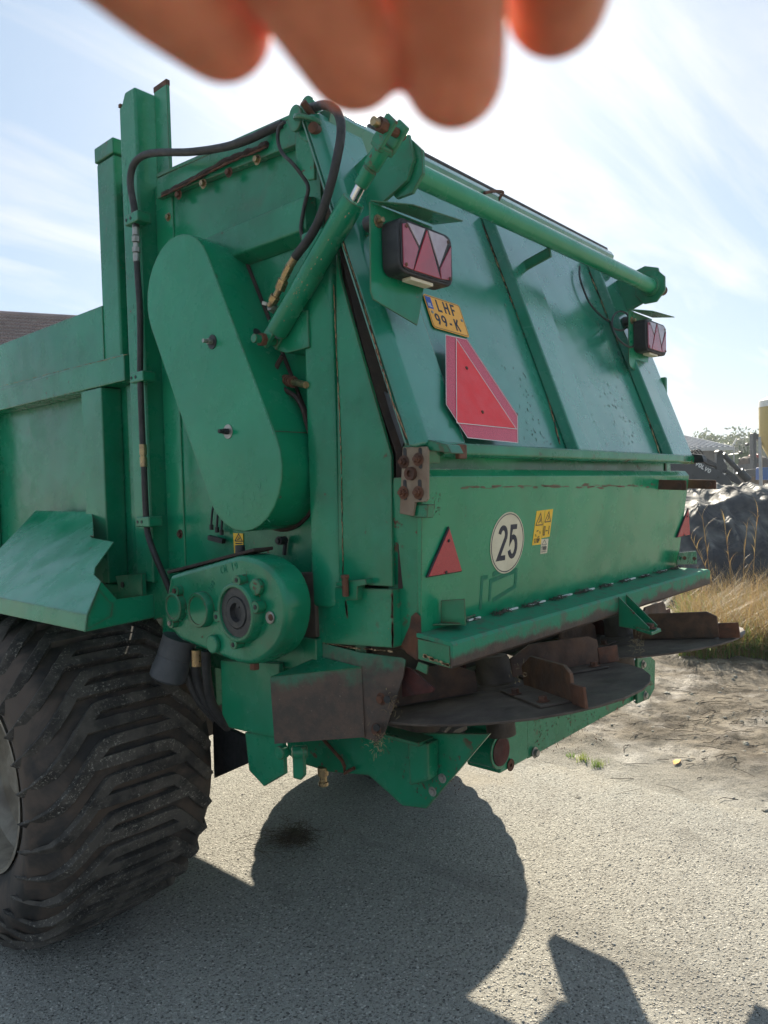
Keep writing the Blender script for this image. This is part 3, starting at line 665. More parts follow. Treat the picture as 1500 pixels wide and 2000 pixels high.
t = MB().cyl((1.90, ty, tz), (1.926, ty, tz), .045, 24); part('tube_collar', t, G, .002)
t = MB().cyl((1.94, ty-.01, tz+.0), (2.05, ty-.01, tz), .024, 14); part('end_bolt', t, M['rust'], .002)
a, b = at(1010, 528, pl=DOOR), at(1075, 492, y=.13); t = MB().bar(a, b, .012, .040, (0, 0, 1)); part('tube_stay', t, G, .002)

# --- hinge lugs at the top left corner
t = MB()
sh = [(574, 225), (590, 196), (606, 210), (612, 250), (614, 350), (600, 352), (577, 325)]
t.prism([at(*q, x=-.015) for q in sh], (.012, 0, 0)); hg = part('hinge_arm', t, GW, .004)
for q, x_, r, dz in (((575, 230), -.045, .030, 1.35), ((598, 212), .02, .031, 1.3)):
    a = at(*q, x=x_); t = MB()
    t.prism([a+V((0, math.cos(i*math.pi/12)*r, math.sin(i*math.pi/12)*r*dz)) for i in range(24)], (.014, 0, 0)); part('hinge_eye', t, GW, .004, hg, seg=3)
a = at(592, 212, x=-.04); t = MB().cyl(a+V((.0, 0, .02)), a+V((.05, 0, -.015)), .011, 12); part('hinge_pin', t, M['rust'], .001, hg)
a = at(600, 240, x=-.03); t = MB().lathe(a, (0, -.35, 1), [(0, .043), (.006, .045), (.014, .043)], 26); part('hinge_washer', t, GW, .002, hg)
t = MB().prism([at(*q, x=-.02) for q in [(577, 245), (612, 240), (610, 270), (598, 278), (583, 268)]], (.05, 0, 0)); part('hinge_block', t, GW, .006, hg)
a = at(611, 253, x=-.03); part('hinge_bolt', MB().cyl(a+V((.02, 0, 0)), a-V((.012, .012, 0)), .017, 12), M['rust'], .003, hg)
a = at(1287, 755, x=2.03); t = MB(); t.cyl(at(1272, 748, x=2.0), at(1292, 748, x=2.03), .014, 12); t.obox(a+V((.02, 0, -.03)), V((.012, 0, 0)), V((0, .03, 0)), V((0, 0, .075))); part('latch', t, GW, .006, seg=3)

# --- slotted adjuster plate between the doors
hp = [(786, 874), (832, 872), (835, 880), (835, 975), (830, 980), (810, 981), (806, 1008), (780, 1003), (782, 960)]
hpl = part('adjuster_plate', MB().prism([at(*q, x=-.012) for q in hp], (.010, 0, 0)), M['hinge'], .002)
for q in ((791, 890), (821, 890), (791, 952), (820, 952)):
    a = at(*q, x=-.0125); t = MB()
    pts_ = [a+V((0, math.cos(th)*.006, math.sin(th)*.006+(.016 if math.sin(th) > 0 else -.030))) for th in [i*math.pi/8 for i in range(16)]]
    t.prism(pts_, (-.0012, 0, 0)); part('slot', t, M['black'], 0, hpl)
for i, q in enumerate(((789, 902), (817, 897), (788, 962), (817, 962))):
    part('bolt', MB().bolt(at(*q, x=-.0137), (-1, 0, 0), .012, .010, True, .008), M['rust'], .001, hpl)
a = at(804, 925, x=-.0137); part('pivot_bush', MB().lathe(a, (-1, 0, 0), [(0, .019), (.012, .018), (.012, .009), (.004, .008), (.004, .0005)], 24), M['rust'], 0, hpl)
t = MB().prism([at(*q, x=.0) for q in [(806, 985), (836, 985), (834, 1012), (800, 1010)]], (.03, 0, 0)); part('stop_block', t, GW, .003)

# --- flat lettering: stroked glyphs on a unit cell (width .6, height 1)
def arc(cx, cy, rx, ry, a0, a1, n=10): return [(cx+rx*math.cos(math.radians(a0+(a1-a0)*i/n)), cy+ry*math.sin(math.radians(a0+(a1-a0)*i/n))) for i in range(n+1)]
GL = {
 '2': [arc(.30, .72, .22, .21, 170, -20, 12)+[(.08, .07), (.54, .07)]],
 '5': [[(.50, .93), (.14, .93), (.10, .52)]+arc(.28, .36, .24, .28, 120, -160, 16)],
 'L': [[(.10, 1), (.10, .07), (.52, .07)]], 'H': [[(.08, 1), (.08, 0)], [(.52, 1), (.52, 0)], [(.08, .5), (.52, .5)]],
 'F': [[(.52, .93), (.10, .93), (.10, 0)], [(.10, .5), (.44, .5)]],
 '9': [arc(.30, .70, .22, .24, 0, 360, 18), arc(.10, .62, .42, .56, 8, -62, 8)],
 '-': [[(.12, .42), (.40, .42)]], 'K': [[(.08, 1), (.08, 0)], [(.52, 1), (.12, .45)], [(.22, .58), (.54, 0)]],
 'N': [[(.08, 0), (.08, 1), (.52, 0), (.52, 1)]],
 'S': [arc(.30, .73, .21, .20, 40, 250, 9)+arc(.30, .27, .22, .21, 90, -140, 10)], 'T': [[(.04, .94), (.56, .94)], [(.30, .94), (.30, 0)]],
 'O': [arc(.30, .5, .23, .44, 0, 360, 20)], '0': [arc(.30, .5, .22, .44, 0, 360, 20)], 'P': [[(.08, 0), (.08, .94), (.34, .94)]+arc(.34, .70, .19, .24, 90, -90, 8)+[(.08, .46)]],
 'C': [arc(.32, .5, .24, .44, 45, 315, 14)], 'M': [[(.04, 0), (.04, 1), (.30, .35), (.56, 1), (.56, 0)]], '6': [arc(.30, .30, .22, .26, 0, 360, 16), arc(.50, .36, .42, .58, 172, 118, 6)], '8': [arc(.30, .27, .22, .24, 0, 360, 16), arc(.30, .74, .18, .2, 0, 360, 14)],
 '1': [[(.14, .78), (.32, .97), (.32, 0)]], 'k': [[(.1, 1), (.1, 0)], [(.46, .62), (.14, .3)], [(.22, .38), (.48, 0)]], 'g': [arc(.28, .38, .2, .25, 0, 360, 14), [(.48, .62), (.48, -.08), (.3, -.22), (.1, -.14)]],
 'V': [[(.02, 1), (.30, .04), (.58, 1)]],
}
def strokes(mb, polylines, org, ux, uy, nrm, wd, th):
    """Flat ribbons, th thick, in the plane org + s*ux + t*uy."""
    org, ux, uy, nrm = V(org), V(ux), V(uy), V(nrm).normalized()
    for k, pl in enumerate(polylines):
        P = [org+ux*a+uy*b+nrm*(.00015*k) for a, b in pl]; n = len(P); L = []; R = []
        for i, p in enumerate(P):
            d0 = (P[i]-P[i-1]).normalized() if i else (P[1]-P[0]).normalized()
            d1 = (P[i+1]-P[i]).normalized() if i < n-1 else d0
            s0 = nrm.cross(d0).normalized(); s1 = nrm.cross(d1).normalized(); m_ = (s0+s1).normalized(); c = max(.45, m_.dot(s0))
            L.append(p+m_*wd/2/c); R.append(p-m_*wd/2/c)
        vs = [q+nrm*th for q in L]+[q+nrm*th for q in R]+L+R; fs = []
        for i in range(n-1): fs += [(i, n+i, n+i+1, i+1), (2*n+i, i, i+1, 2*n+i+1), (n+i, 3*n+i, 3*n+i+1, n+i+1)]
        fs += [(0, 2*n, 3*n, n), (n-1, 2*n-1, 4*n-1, 3*n-1)]
        mb.add(vs, fs)
    return mb
def text(s_, org, ux, uy, nrm, h, wd, mat, parent, asp=.62, gap=.16, th=.0006, name='letter'):
    x = 0.; ux, uy = V(ux).normalized(), V(uy).normalized()
    for ch in s_:
        if ch != ' ':
            mb = strokes(MB(), GL[ch], V(org)+ux*x, ux*h*asp/.6, uy*h, nrm, wd, th); part(name, mb, mat, 0, parent, smooth=False)
        x += h*asp+h*gap
    return x
DNRM = V((0, -1, .37)).normalized(); DUP = V((0, .37, 1)).normalized(); EX = V((1, 0, 0))
# licence plate on the upper door
o = dn(842, 637, .003); o = V((o.x, o.y, o.z)); pw, phh = .195, .125
tilt = Matrix.Rotation(math.radians(-2), 3, DNRM); ux, uy = tilt @ EX, tilt @ DUP
o = dn(846, 640, .004)
pts = []
for cx_, cy_, a0 in ((pw-.012, .012, -90), (pw-.012, phh-.012, 0), (.012, phh-.012, 90), (.012, .012, 180)):
    for i in range(5): a_ = math.radians(a0+90*i/4); pts.append(o+ux*(cx_+.012*math.cos(a_))+uy*(cy_+.012*math.sin(a_)))
plate = part('licence_plate', MB().prism(pts, DNRM*.002), M['orange'], .0005)
b = o+DNRM*.002
mbx = MB(); mbx.prism([b+ux*.006+uy*(phh-.052), b+ux*.034+uy*(phh-.052), b+ux*.034+uy*(phh-.008), b+ux*.006+uy*(phh-.008)], DNRM*.0006); part('country_strip', mbx, M['blueeu'], 0, plate)
text('NL', b+ux*.010+uy*(phh-.046)+DNRM*.0006, ux, uy, DNRM, .014, .0025, M['white'], plate)
text('LHF', b+ux*.056+uy*.071, ux, uy, DNRM, .044, .0072, M['ink'], plate, .60, .28)
text('99-K', b+ux*.026+uy*.014, ux, uy, DNRM, .044, .0072, M['ink'], plate, .56, .22)
fr = [[(.010, .004), (pw-.010, .004), (pw-.004, .010), (pw-.004, phh-.010), (pw-.010, phh-.004), (.010, phh-.004), (.004, phh-.010), (.004, .010), (.010, .004)]]
part('plate_border', strokes(MB(), fr, b, ux, uy, DNRM, .0016, .0005), M['ink'], 0, plate, smooth=False)
for a_, c_ in ((.020, .060), (pw-.016, .062)): part('rivet', MB().lathe(b+ux*a_+uy*c_, DNRM, [(0, .006), (.002, .005), (.003, .001)], 12), M['zinc'], 0, plate)
# slow vehicle triangle: red field, retroreflective border, stands off the door
Q = lambda q: dn(*q, .048)
ol = [(870, 654), (911, 663), (1010, 812), (1011, 865), (913, 855), (871, 790)]
smv = part('slow_vehicle_sign', MB().prism([Q(q) for q in ol], DNRM*.003), M['retro'], .0005)
inn = [(892, 664), (1008, 835), (892, 826)]
inn = [(891, 663), (1007, 836), (892, 826)]
part('red_field', MB().prism([dn(*q, .0514) for q in inn], DNRM*.0008), M['smv'], 0, smv)
for pa_, pb_ in (((891, 661), (1008, 837)), ((1011, 838), (892, 826)), ((892, 825), (891, 661))):
    a, b = dn(*pa_, .0526), dn(*pb_, .0526); part('border_line', MB().obox((a+b)/2, (b-a)/2, DNRM.cross(b-a).normalized()*.0010, DNRM*.0004), M['white'], 0, smv)
t = MB()
for i in range(len(ol)):
    a, b = dn(*ol[i], .0516), dn(*ol[(i+1) % 6], .0516); c_ = (a+b)/2; t.obox(c_+DNRM*.0002*i, (b-a)/2, DNRM.cross(b-a).normalized()*.0009, DNRM*.0003)
part('rim_line', t, M['white'], 0, smv, smooth=False)
for q in ((911, 719), (942, 805)): part('screw', MB().lathe(dn(*q, .052), DNRM, [(0, .006), (.003, .005), (.003, .001)], 12), M['rust'], 0, smv)
# speed disc
LN = V((0, -1, -.107)).normalized(); LU = V((0, -.107, 1)).normalized()
c_ = ln(991, 1060, .001); 
sd_ = part('speed_sign', MB().cyl(c_, c_+LN*.0012, .101, 64), M['cream'], 0)
part('black_ring', MB().lathe(c_, LN, [(.0012, .0935), (.0018, .0935), (.0018, .0965), (.0012, .0965)], 64, closed=True), M['ink'], 0, sd_)
w_ = .0165
text('25', c_+LN*.0012-EX*.058-LU*.056, EX, LU, LN, .115, w_, M['ink'], sd_, .46, .10, name='digit')
# warning stickers
def sticker(q, mat, nm='warning_sticker'): return part(nm, MB().prism([ln(*a, .0006) for a in q], LN*.0008), mat, 0)
def quad(q):
    P = [ln(*a, .0015) for a in q]; return P[3], P[2]-P[3], P[0]-P[3]     # origin bottom-left, x, y
q1 = [(1048, 998), (1064, 996), (1056, 1063), (1039, 1065)]; s1 = sticker(q1, M['yellow']); o, ux, uy = quad(q1); uxn = ux.length
tri = [[(.12, .58), (.88, .58), (.52, .93), (.12, .58)]]; part('pictogram', strokes(MB(), tri+[[(.4, .64), (.55, .70), (.5, .80), (.62, .68)]]+[arc(.5, .32, .25, .10, a, a+45, 3) for a in (0, 90, 180, 270)], o, ux, uy, LN, .0035, .0004), M['ink'], 0, s1, smooth=False)
text('STOP', o+ux*.14+uy*.05, ux, uy, LN, .016, .0026, M['ink'], s1, .5, .12)
q2 = [(1065, 996), (1080, 994), (1073, 1048), (1058, 1051)]; s2 = sticker(q2, M['yellow']); o, ux, uy = quad(q2)
part('pictogram', strokes(MB(), [[(.12, .56), (.88, .56), (.52, .92), (.12, .56)], [(.45, .62), (.6, .70), (.5, .78)], [(.12, .10), (.28, .10), (.28, .40), (.12, .40), (.12, .10)], [(.4, .24), (.64, .24)], [(.8, .10), (.8, .40)]], o, ux, uy, LN, .0035, .0004), M['ink'], 0, s2, smooth=False)
q3 = [(1057, 1053), (1071, 1052), (1068, 1080), (1055, 1082)]; s3 = sticker(q3, M['cream'], 'load_sticker'); o, ux, uy = quad(q3)
part('pictogram', strokes(MB(), [[(.15, .60), (.85, .60), (.5, .92), (.15, .60)], [(.12, .44), (.24, .50), (.36, .44), (.48, .50), (.6, .44), (.72, .50), (.88, .44)], [(.12, .10), (.24, .16), (.36, .10), (.48, .16), (.6, .10), (.72, .16), (.88, .10)]], o, ux, uy, LN, .0018, .0004), M['ink'], 0, s3, smooth=False)
text('1000', o+ux*.14+uy*.22, ux, uy, LN, .013, .0022, M['ink'], s3, .5, .2)
o, ux, uy = at(458, 1082, x=.0483), at(476, 1082, x=.0483)-at(458, 1082, x=.0483), at(457, 1041, x=.0483)-at(458, 1082, x=.0483)
part('pictogram', strokes(MB(), [[(.1, .62), (.9, .60), (.5, .95), (.1, .62)], [(.35, .68), (.6, .72), (.5, .8)], [(.15, .50), (.9, .50)], [(.3, .2), (.5, .4), (.7, .2)]], o, ux, uy, (-1, 0, 0), .004, .0004), M['ink'], 0, stk, smooth=False)
# triangular reflectors
for q in ([(874, 1027), (900, 1116), (830, 1128)], [(1342, 991), (1345, 1045), (1319, 1050)]):
    P = [ln(*a, .001) for a in q]; cc = sum(P, V())/3
    r0 = part('reflector', MB().prism(P, LN*.007), M['black'], .003, seg=3); part('reflector_lens', MB().prism([cc+(p-cc)*.93+LN*.007 for p in P], LN*.002), M['reflex'], .001, r0)
    for k_ in (.55, -.42): part('screw', MB().lathe(cc+(P[0]-cc)*k_+LN*.009, LN, [(0, .005), (.003, .004), (.003, .001)], 10), M['black'], 0, r0)

# --- tail lamps on their brackets
def tail_lamp(c0, nm_par, mirror=False):
    """c0: lower-left corner of the lens face; faces backwards (-Y)."""
    W, Hh, D = .245, .148, .060
    c0 = V(c0); L0 = empty('tail_lamp', c0+V((W/2, 0, 0)), SP)
    def rr(x0, z0, x1, z1, r, y, n=4):
        o_ = []
        for cx_, cz_, a0 in ((x1-r, z0+r, -90), (x1-r, z1-r, 0), (x0+r, z1-r, 90), (x0+r, z0+r, 180)):
            for i in range(n+1): a_ = math.radians(a0+90*i/n); o_.append(c0+V((cx_+r*math.cos(a_), y, cz_+r*math.sin(a_))))
        return o_
    part('bracket_plate', MB().prism([c0+V((-.035, D+.002, -.070)), c0+V((.150, D+.002, -.112)), c0+V((.165, D+.002, -.07)), c0+V((.235, D+.002, .19)), c0+V((-.038, D+.002, .19)), c0+V((-.045, D+.002, -.05))], (0, .005, 0)), G, .002, L0)
    part('visor', MB().prism([c0+V((-.04, D, .19)), c0+V((.235, D, .195)), c0+V((.238, -.045, .178)), c0+V((.05, -.015, .182))], (0, 0, .004)), G, .001, L0)
    part('housing', MB().prism(rr(0, 0, W, Hh, .028, 0), (0, D, 0)), M['black'], .006, L0, seg=3)
    y = -.003
    def lp(pts, mat, nm): part(nm, MB().prism([c0+V((a*W, -.0005, b*Hh)) for a, b in pts], (0, -.006, 0)), M[mat], .002, L0)
    part('lens_frame', MB().prism(rr(.008, .008, W-.008, Hh-.008, .024, 0), (0, -.003, 0)), M['black'], .001, L0)
    lp([(.06, .10), (.22, .08), (.33, .52), (.12, .90), (.06, .86)], 'lenspink', 'lens')
    lp([(.14, .92), (.46, .93), (.345, .56)], 'lensclear', 'lens')
    lp([(.235, .08), (.72, .08), (.49, .92)], 'lensred', 'lens')
    lp([(.51, .93), (.80, .93), (.90, .88), (.705, .30)], 'lensclear', 'lens')
    lp([(.735, .08), (.93, .12), (.945, .80), (.72, .28)], 'lenspink', 'lens')
    part('plate_lamp', MB().box(c0.x+.06, c0.x+.16, c0.y+.008, c0.y+.04, c0.z-.010, c0.z), M['cream'], .002, L0)
    for a, b in ((.12, .84), (.1, .14), (.88, .84), (.9, .14)): part('screw', MB().cyl(c0+V((a*W, -.006, b*Hh)), c0+V((a*W, -.0085, b*Hh)), .005, 10), M['rust'], 0, L0)
    b = c0+V((-.008, D+.002, .145)); part('mount_bolt', MB().cyl(b, b-V((0, .003, 0)), .018, 16).cyl(b-V((0, .003, 0)), b-V((0, .02, 0)), .008, 8), M['brass'], .001, L0)
    a_, b_ = ((at(752, 437, y=c0.y+D+.02), at(690, 456, x=.09)) if not mirror else (c0+V((.02, D+.01, .13)), dn(1200, 628))); ar = MB().bar(a_, b_, .010, .042); part('lamp_arm', ar, G, .002, L0)
    part('rubber_mount', MB().cyl(c0+V((-.01, D+.008, .145)), c0+V((-.01, D+.04, .145)), .022, 14), M['black'], .002, L0)
    return L0
tail_lamp(at(779, 529, y=-.005), SP)
tail_lamp(at(1262, 684, x=1.76), SP, True)
# cable to the right-hand lamp
def cable(nm, pts, r, mat='hose', n=7, sub=6, par=SP): return part(nm, MB().tube(spline(pts, sub), r, n), M[mat], 0, par)
cable('lamp_cable', [dn(*q, .02) for q in [(1132, 520), (1133, 545), (1148, 585), (1162, 605), (1180, 622), (1193, 630)]]+[dn(*q, .07) for q in [(1196, 640), (1216, 645), (1228, 630), (1225, 614), (1210, 608), (1198, 618), (1196, 640), (1210, 665), (1232, 678)]]+[at(1245, 668, x=1.80)], .0045)

# --- hoses
HX = -.058
hp_ = [at(552, 242, x=.02), at(530, 252, x=.01), at(480, 275, x=-.02), at(430, 289, x=-.03), at(370, 297, x=-.045), at(310, 298, x=HX), at(280, 304, x=HX), at(262, 320, x=HX), at(255, 345, x=HX), at(256, 372, x=HX), at(262, 405, x=HX), at(264, 430, x=HX), at(266, 445, x=HX)]
cable('hydraulic_hose', hp_, .0135, n=12)
cable('hydraulic_hose', [at(*q, x=HX) for q in [(267, 505), (269, 540), (273, 600), (274, 660), (274, 735), (276, 800), (279, 875)]], .0125, n=12)
cable('hydraulic_hose', [at(*q, x=HX) for q in [(281, 905), (283, 960), (286, 1018), (290, 1048), (303, 1085)]]+[at(318, 1120, x=-.04), at(335, 1160, x=-.02)], .0125, n=12)
t = MB()
a, b = at(265, 440, x=HX), at(267, 512, x=HX)
for f0, f1, r in ((0, .28, .0135), (.30, .46, .0165), (.48, .60, .012), (.60, .74, .0165), (.76, 1, .0135)): t.cyl(a+(b-a)*f0, a+(b-a)*f1, r, 6 if r > .016 else 16)
part('hose_coupling', t, M['zinc'], .001)
a, b = at(279, 868, x=HX), at(281, 912, x=HX); t = MB()
for f0, f1, r in ((0, .48, .0145), (.48, .56, .012), (.56, 1, .0145)): t.cyl(a+(b-a)*f0, a+(b-a)*f1, r, 16)
part('hose_joint', t, M['brass'], .001)
for q in ((265, 428), (275, 737), (287, 1019)):
    a = at(*q, x=HX); cl_ = part('hose_clamp', MB().obox(a+V((.010, 0, 0)), V((.030, 0, 0)), V((0, .048, 0)), V((0, 0, .020))), G, .005, seg=3)
    for s_ in (.025, .008): 
        c_ = a+V((-.020, .012+s_*0.6 if s_ > .01 else -.004, 0)); part('clamp_bolt', MB().cyl(c_+V((0, .008, 0)), c_+V((-.002, .008, 0)), .006, 10), M['black'], 0, cl_)
cable('hydraulic_hose', [at(600, 212, x=.03), at(614, 209, x=.0), at(634, 205, x=-.03), at(652, 212, x=-.05), at(664, 232, x=-.06), at(666, 262, x=-.07), at(660, 300, x=-.08), at(646, 360, x=-.085), at(625, 425, x=-.085), at(604, 465, x=-.085), at(584, 492, x=-.085), at(576, 503, x=-.085)], .0135, n=12)
cable('thin_hose', [at(*q, x=-.03) for q in [(556, 238), (545, 250), (543, 275), (552, 300), (572, 320)]]+[at(*q, x=-.005) for q in [(596, 352), (602, 370), (595, 400), (588, 440), (590, 462), (597, 490), (603, 540), (604, 600), (607, 680), (612, 735)]], .0062)
cable('thin_hose', [at(*q, x=-.01) for q in [(620, 1040), (614, 1070), (612, 1120), (610, 1180), (602, 1225), (590, 1250)]], .006)
for pts_, r in (([(382, 1270), (384, 1320), (400, 1365), (425, 1400), (445, 1420)], .018), ([(402, 1270), (404, 1320), (414, 1375), (437, 1410)], .017), ([(360, 1290), (370, 1330), (390, 1370), (420, 1405)], .015)):
    cable('drain_hose', [at(*q, x=x_) for q, x_ in zip(pts_, (-.10, -.09, -.06, -.01, .05))], r, n=12)
a = at(384, 1285, x=-.10); part('hose_ferrule', MB().cyl(a+V((0, 0, .03)), a-V((0, 0, .03)), .020, 8), M['brass'], .002)

# --- mudguard over the left wheel
MX = -.50
B0, B1 = at(165, 1234, x=MX), at(0, 1192, x=MX)          # outer lower edge
zb = (B0.z+B1.z)/2
T0, T1 = at(180, 999, x=-.02), at(70, 997, x=-.02)
T2 = at(222, 1052, x=-.16); N0 = at(183, 1048, x=-.10); N1 = at(186, 1110, x=-.28); N2 = at(197, 1135, x=-.33)
F0 = at(165, 1200, x=MX)
mg = MB(); F_ = lambda *p_: mg.sheet(p_, .006)
Bo = V((MX, B0.y, B0.z)); Bt = Bo+V((.012, .005, .052)); Ft = V((MX+.012, 2.05, Bt.z)); Fo = V((MX, 2.05, Bo.z))
top_in0 = T0; top_in1 = T1
npl = (T1-T0).cross(Bt-T0).normalized(); mpl = (tuple(T0), tuple(npl)); mpt = lambda *q: at(*q, pl=mpl)
N0, T2, N1, N2 = mpt(183, 1047), mpt(222, 1058), mpt(186, 1108), mpt(197, 1135); Ft = Ft-npl*((Ft-T0).dot(npl))
mg.sheet([T1, T0, N0, mpt(176, 1046), mpt(180, 1050), T2, N1, mpt(184, 1122), N2, Bt, Ft], .005)
mg.sheet([Ft, Bt, Bo, Fo], .005)
Fd = V((MX+.012, 2.75, Bt.z-.25)); Fd2 = V((-.02, 2.95, T1.z-.25))
mg.sheet([T1, Ft, Fd, Fd2], .005); mg.sheet([Fo, V((MX, 2.75, Bo.z-.25)), Fd, Ft], .005)
mgo = part('mudguard', mg, M['green_clean'], .002)
rp_ = MB().sheet([N2, at(228, 1170, y=N2.y-.02), at(300, 1160, y=N2.y-.02), at(303, 1206, y=N2.y-.02), Bo+V((.002, -.002, 0)), Bt+V((.002, -.002, 0))], .005); part('mudguard_rear', rp_, M['green_clean'], .001, mgo)
t = MB().sheet([at(225, 1125, x=-.05), at(276, 1120, x=-.05), at(278, 1163, x=-.05), at(236, 1168, x=-.05)], .02); br = part('mudguard_bracket', t, G, .002)
a = at(240, 1142, x=-.052); part('bolt_hole', MB().cyl(a, a-V((.004, 0, 0)), .012, 14), M['black'], 0, br)
t = MB().prism([at(*q, x=-.0) for q in [(262, 1125), (330, 1110), (330, 1205), (300, 1210), (290, 1180)]], (.05, 0, 0)); part('corner_gusset', t, G, .003)
# dark inner structure above the wheel (axle beam, chassis rails)
boxp('axle_beam', M['rust_dark'], .25, 1.79, 1.74, 1.90, .60, .76, .01)
for x_ in (.36, 1.58):
    boxp('chassis_rail', G, x_, x_+.10, .72, 6.6, .985, 1.20, .006)
for x_ in (.36, 1.58):
    boxp('axle_hanger', G, x_+.102, x_+.18, 1.66, 1.98, .762, .982, .006)

# --- wheels
RT, AXZ, AY = .685, .655, 1.86
XO, WT = -.555, .74
def crown(u):            # carcass radius over the width, u = -1 .. 1
    a = abs(u); return RT-.042-.030*a**2-.115*max(0., (a-.72)/.28)**2.2
def make_wheel(x0, sgn, lugs):
    """x0: outer face; sgn +1: the tyre reaches inwards towards +X."""
    root = empty('wheel', (x0+sgn*WT/2, AY, AXZ), SP); cx_ = x0+sgn*WT/2; hw = WT/2
    prof = [(-.84, .345), (-.93, .42), (-1.0, .50), (-1.0, .545)]+[(u, crown(u)) for u in np.linspace(-1, 1, 25)[1:-1]]+[(1.0, .545), (1.0, .50), (.93, .42), (.84, .345)]
    m = MB(); m.lathe((cx_, AY, AXZ), (sgn, 0, 0), [(t_*hw, r_) for t_, r_ in prof], 96, caps=False)
    vv = []
    for p_ in m.v:
        z_ = p_[2]
        vv.append((p_[0], p_[1], max(z_, .004)))
    m.v = vv
    ty = part('tyre', m, M['rubber'], 0, root, ang=60)
    m = MB(); m.lathe((cx_, AY, AXZ), (sgn, 0, 0), [(-.88*hw, .352), (-.88*hw, .338), (-.80*hw, .325), (-.55*hw, .318), (-.50*hw, .30), (-.42*hw, .285), (-.36*hw, .14), (-.30*hw, .12), (-.30*hw, .001)], 64, caps=False); 
    m.lathe((cx_, AY, AXZ), (sgn, 0, 0), [(-.35*hw, .318), (.9*hw, .318), (.9*hw, .345)], 64, caps=False); rm = part('rim', m, M['rim'], 0, root, fix=False)
    m = MB().cyl((cx_-sgn*.36*hw, AY, AXZ), (cx_-sgn*.55*hw, AY, AXZ), .085, 24); part('hub', m, M['rim'], .006, root)
    for i in range(10):
        a_ = i*math.pi/5; c_ = V((cx_-sgn*.395*hw, AY+.112*math.cos(a_), AXZ+.112*math.sin(a_))); part('wheel_nut', MB().cyl(c_, c_-V((sgn*.03, 0, 0)), .016, 6), M['rust'], .001, root)
    return root, cx_
def lug_mesh(flip):
    """One tread bar: straight across the middle, one end swept to the shoulder, the other end pointed. Axis X, top at angle 0 (+Z)."""
    ctl = [(-1.02, .270), (-.85, .205), (-.65, .125), (-.42, .030), (-.34, .004), (-.20, 0.), (.20, 0.), (.50, 0.), (.60, 0.)]
    P = []
    for i in range(len(ctl)-1):
        for k in range(2): f_ = k/2; P.append((ctl[i][0]+(ctl[i+1][0]-ctl[i][0])*f_, ctl[i][1]+(ctl[i+1][1]-ctl[i][1])*f_))
    P.append(ctl[-1]); vs = []; n = len(P)
    for i, (u, s_) in enumerate(P):
        a, b = P[max(i-1, 0)], P[min(i+1, n-1)]; dx, ds = (b[0]-a[0])*WT/2, b[1]-a[1]; l_ = math.hypot(dx, ds); nx, ns = -ds/l_, dx/l_
        wd = .0225
        if i == n-1: wd = .004
        elif i == n-2: wd = .017
        R0 = crown(min(1, abs(u))); hgt = .027*(1 if abs(u) < .62 else max(.25, 1-(abs(u)-.62)*1.5))
        for sg, top in ((-1, 0), (-1, 1), (1, 1), (1, 0)):
            wi = wd*(.93 if top else 1.08); uu = u*WT/2+nx*sg*wi; ss = s_+ns*sg*wi; rr = R0+(hgt if top else -.008); th = ss/RT
            vs.append(((uu if not flip else -uu), -rr*math.sin(th), rr*math.cos(th)))
    fs = []
    for i in range(n-1):
        for k in range(4): fs.append((i*4+k, i*4+(k+1) % 4, i*4+4+(k+1) % 4, i*4+4+k))
    fs += [(3, 2, 1, 0), ((n-1)*4, (n-1)*4+1, (n-1)*4+2, (n-1)*4+3)]
    me = bpy.data.meshes.new('tread_lug'); me.from_pydata(vs, [], fs)
    bm = bmesh.new(); bm.from_mesh(me); bmesh.ops.recalc_face_normals(bm, faces=bm.faces)
    bmesh.ops.bevel(bm, geom=[e for e in bm.edges if len(e.link_faces) == 2 and e.calc_face_angle(0) > .7], offset=.0018, segments=1, affect='EDGES'); bm.to_mesh(me); bm.free()
    me.polygons.foreach_set('use_smooth', [True]*len(me.polygons)); me.set_sharp_from_angle(angle=math.radians(22)); me.materials.append(M['lug']); return me
NL_ = 31
wl, wcx = make_wheel(XO, 1, True)
lm = [lug_mesh(False), lug_mesh(True)]
for i in range(NL_):
    for j in range(2):
        o = bpy.data.objects.new('tread_lug', lm[j]); sc.collection.objects.link(o); o.parent = wl
        o.rotation_euler = ((i+.5*j)*2*math.pi/NL_, 0, 0)
a = V((XO+.7*.5*(1-.62), AY-.29, AXZ-.14)); 
t = MB().prism([a+V((0, -.016, -.02)), a+V((0, .016, -.022)), a+V((0, .018, .02)), a+V((0, -.014, .024))], (-.002, 0, 0)); part('rim_sticker', t, M['white'], 0, wl)
t = MB().prism([a+V((-.002, -.014, .008)), a+V((-.002, .016, .006)), a+V((-.002, .017, .018)), a+V((-.002, -.013, .022))], (-.0006, 0, 0)); part('rim_sticker_band', t, M['reflex'], 0, wl)
wr, wrx = make_wheel(2.235, -1, False)
t = MB()
for i in range(NL_):
    for j in range(2):
        R_ = Matrix.Rotation((i+.5*j)*2*math.pi/NL_, 3, 'X'); t.add([R_ @ v_.co+V((wrx, AY, AXZ)) for v_ in lm[j].vertices], [tuple(p_.vertices) for p_ in lm[j].polygons])
part('tread', t, M['lug'], 0, wr, kind='stuff'); wr.scale.x = .86; wr.location.x += .05

